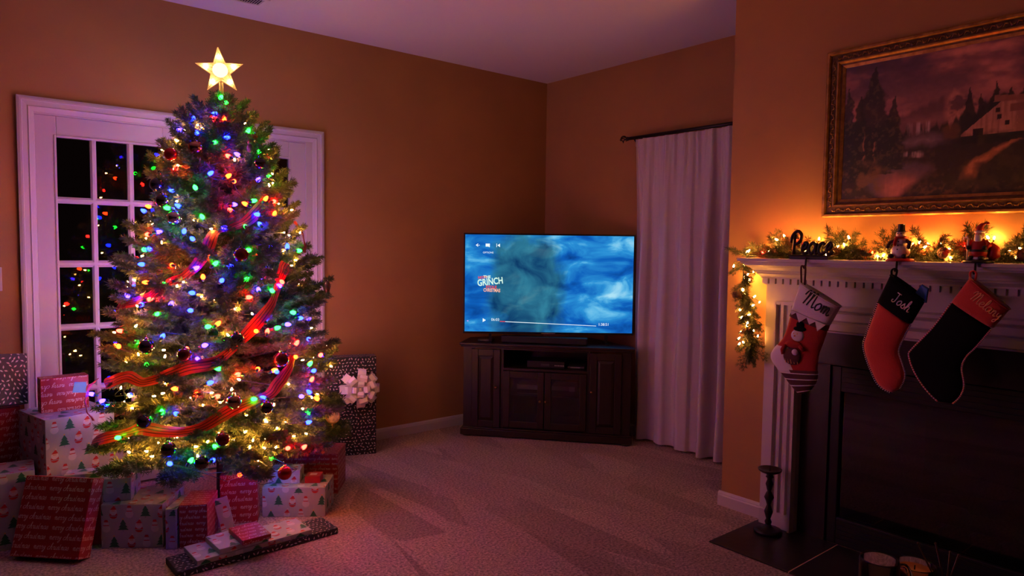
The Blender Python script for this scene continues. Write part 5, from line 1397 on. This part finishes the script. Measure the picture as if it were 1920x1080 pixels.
# left of the tree
G('dark red script present at the bottom left under the leaf patterned one', (-.08, 4.02), 8, .36, .26, .575, 0, 'merry', seed=1)
G('black present with pale leaf print leaning at the far left beside the door casing', (-.07, 3.96), 12, .385, .07, .245, .575, 'leaf', lean=(-13, 4), seed=2)
G('pale santa print present in the lower left corner', (-.12, 3.76), -4, .42, .20, .345, 0, 'santa', seed=3)
G('tall pale santa print present left of the tree carrying a red one', (.345, 3.76), 14, .30, .32, .558, 0, 'santa', seed=4)
g13 = G('red script present with a blue tag standing on the tall santa print one', (.345, 3.92), 4, .20, .075, .165, .558, 'merry', seed=5, flip=True, tsize=.0125)
MB().add([(.03, -.0385, .085), (.095, -.0385, .075), (.088, -.0385, .13), (.04, -.0385, .135), (.03, -.041, .085), (.095, -.041, .075), (.088, -.041, .13), (.04, -.041, .135)], [(4, 5, 6, 7), (3, 2, 1, 0), (0, 1, 5, 4), (1, 2, 6, 5), (2, 3, 7, 6), (3, 0, 4, 7)]).build('gift_tag', mat('blue_tag_card', (.10, .38, .68), .5), g13)
G('low santa print box between the red leaning present and the tall one', (.40, 3.665), -20, .15, .085, .315, 0, 'santa', seed=6)
G('tiny plain red present tucked behind the big red leaning one', (.487, 3.572), -20, .045, .035, .245, 0, 'plainred', seed=8)
G('large red script present leaning back at the front left', (.190, 3.600), -45, .315, .075, .335, 0, 'merry', lean=(-18, 0), seed=9, tsize=.013)
G('wide santa print present with a lit top, under a smaller one', (.520, 3.505), -35, .268, .25, .200, 0, 'santa', seed=10)
G('small santa print box lying on the wide santa print present', (.535, 3.535), -25, .115, .16, .105, .2005, 'santa', seed=11)
G('narrow snowman print box standing beside the red script box', (.742, 3.318), -36, .048, .18, .185, 0, 'santa', seed=12)
G('red script box with a brightly lit top below the tree', (.792, 3.290), -30, .120, .19, .200, 0, 'merry', seed=13, tsize=.009)
G('thin santa print present leaning against a red box', (.985, 3.315), -12, .062, .022, .168, 0, 'santa', lean=(-10, -12), seed=14)
G('tall red script box under the middle of the tree', (1.018, 3.456), -26, .175, .09, .245, 0, 'merry', seed=15, tsize=.0125)
G('wide santa print present at the front right of the tree under a small red one', (1.215, 3.430), -37, .315, .20, .152, 0, 'santa', seed=16)
G('small pale santa print box lying on the wide santa print present at the right', (1.262, 3.460), -34, .155, .10, .068, .1525, 'santa', seed=17)
g9 = G('small plain red present with a pale tag on a santa print one', (1.408, 3.358), -36, .078, .075, .036, .1525, 'plainred', seed=18)
MB().box(-.018, .016, -.014, .012, .0362, .0375).build('gift_tag', PRINT[5], g9)
G('wide red script present at the right foot of the tree', (1.375, 3.715), -37, .355, .22, .225, 0, 'merry', seed=19, tsize=.009)
G('slim upright red script present before the black tall one', (1.740, 3.99), -30, .10, .08, .45, 0, 'merry', seed=20, tsize=.010)
g11 = G('tall black leaf print present with a big white bow beside the tree', (1.885, 4.165), -21, .328, .11, .650, 0, 'leaf', seed=21)
def bow(parent, loc, R, m):
    t = thing('bow', None, None, loc); t.parent = parent
    rg = random.Random(9)
    b = MB()   # one loop: a ribbon that runs out, folds over and comes back to the centre
    L, w = 1.0, .46
    prof = [(0, .02), (.35, .17), (.75, .24), (.95, .16), (1.0, .0), (.92, -.12), (.6, -.10), (.3, -.05), (0, -.02)]
    vs = []
    for x, z in prof:
        ww = w*(.35+.65*min(1, x*1.5))*(1-.30*max(0, x-.6))
        vs += [(x, -ww/2, z), (x, ww/2, z)]
    b.add(vs, [(2*i, 2*i+1, 2*i+3, 2*i+2) for i in range(len(prof)-1)])
    me = b.mesh('bow_loop', m)
    for ring, (n, el, sc) in enumerate(((8, 4, 1.0), (7, 30, .90), (4, 58, .74), (1, 88, .55))):
        for k in range(n):
            az = 2*PI*(k+.5*ring)/n+rg.uniform(-.12, .12); e = math.radians(el+rg.uniform(-5, 5))
            o = obj('bow_loop', me, t)
            d = Vector((math.cos(az)*math.cos(e), -math.sin(e), math.sin(az)*math.cos(e)))
            side = Vector((-math.sin(az), 0, math.cos(az))); up = d.cross(side)
            M3 = Matrix((d, side, up)).transposed()
            o.rotation_euler = M3.to_euler(); o.scale = [R*sc]*3
            sm_ = o.modifiers.new('thickness', 'SOLIDIFY'); sm_.thickness = .012
    return t
bow(g11, (.055, -.062, .445), .128, mat('white_satin_ribbon', (.78, .68, .66), .3, spec=.6))
# flat presents on the carpet in front
G('long flat black leaf print present lying on the carpet in front', (.712, 2.992), 1.5, .715, .175, .028, 0, 'leaf', seed=22, faces='FRT')
G('long flat santa print present lying on the long black one', (.790, 2.998), 2, .510, .185, .022, .0285, 'santa', seed=23, faces='FRT')
G('flat santa print present, third layer of the front stack', (.880, 3.000), 3, .215, .175, .024, .051, 'santa', seed=24, faces='FRT')
G('small flat red script present on top of the front stack', (.968, 2.975), 1, .126, .178, .022, .0755, 'merry', seed=25, faces='FRT', tsize=.0115)
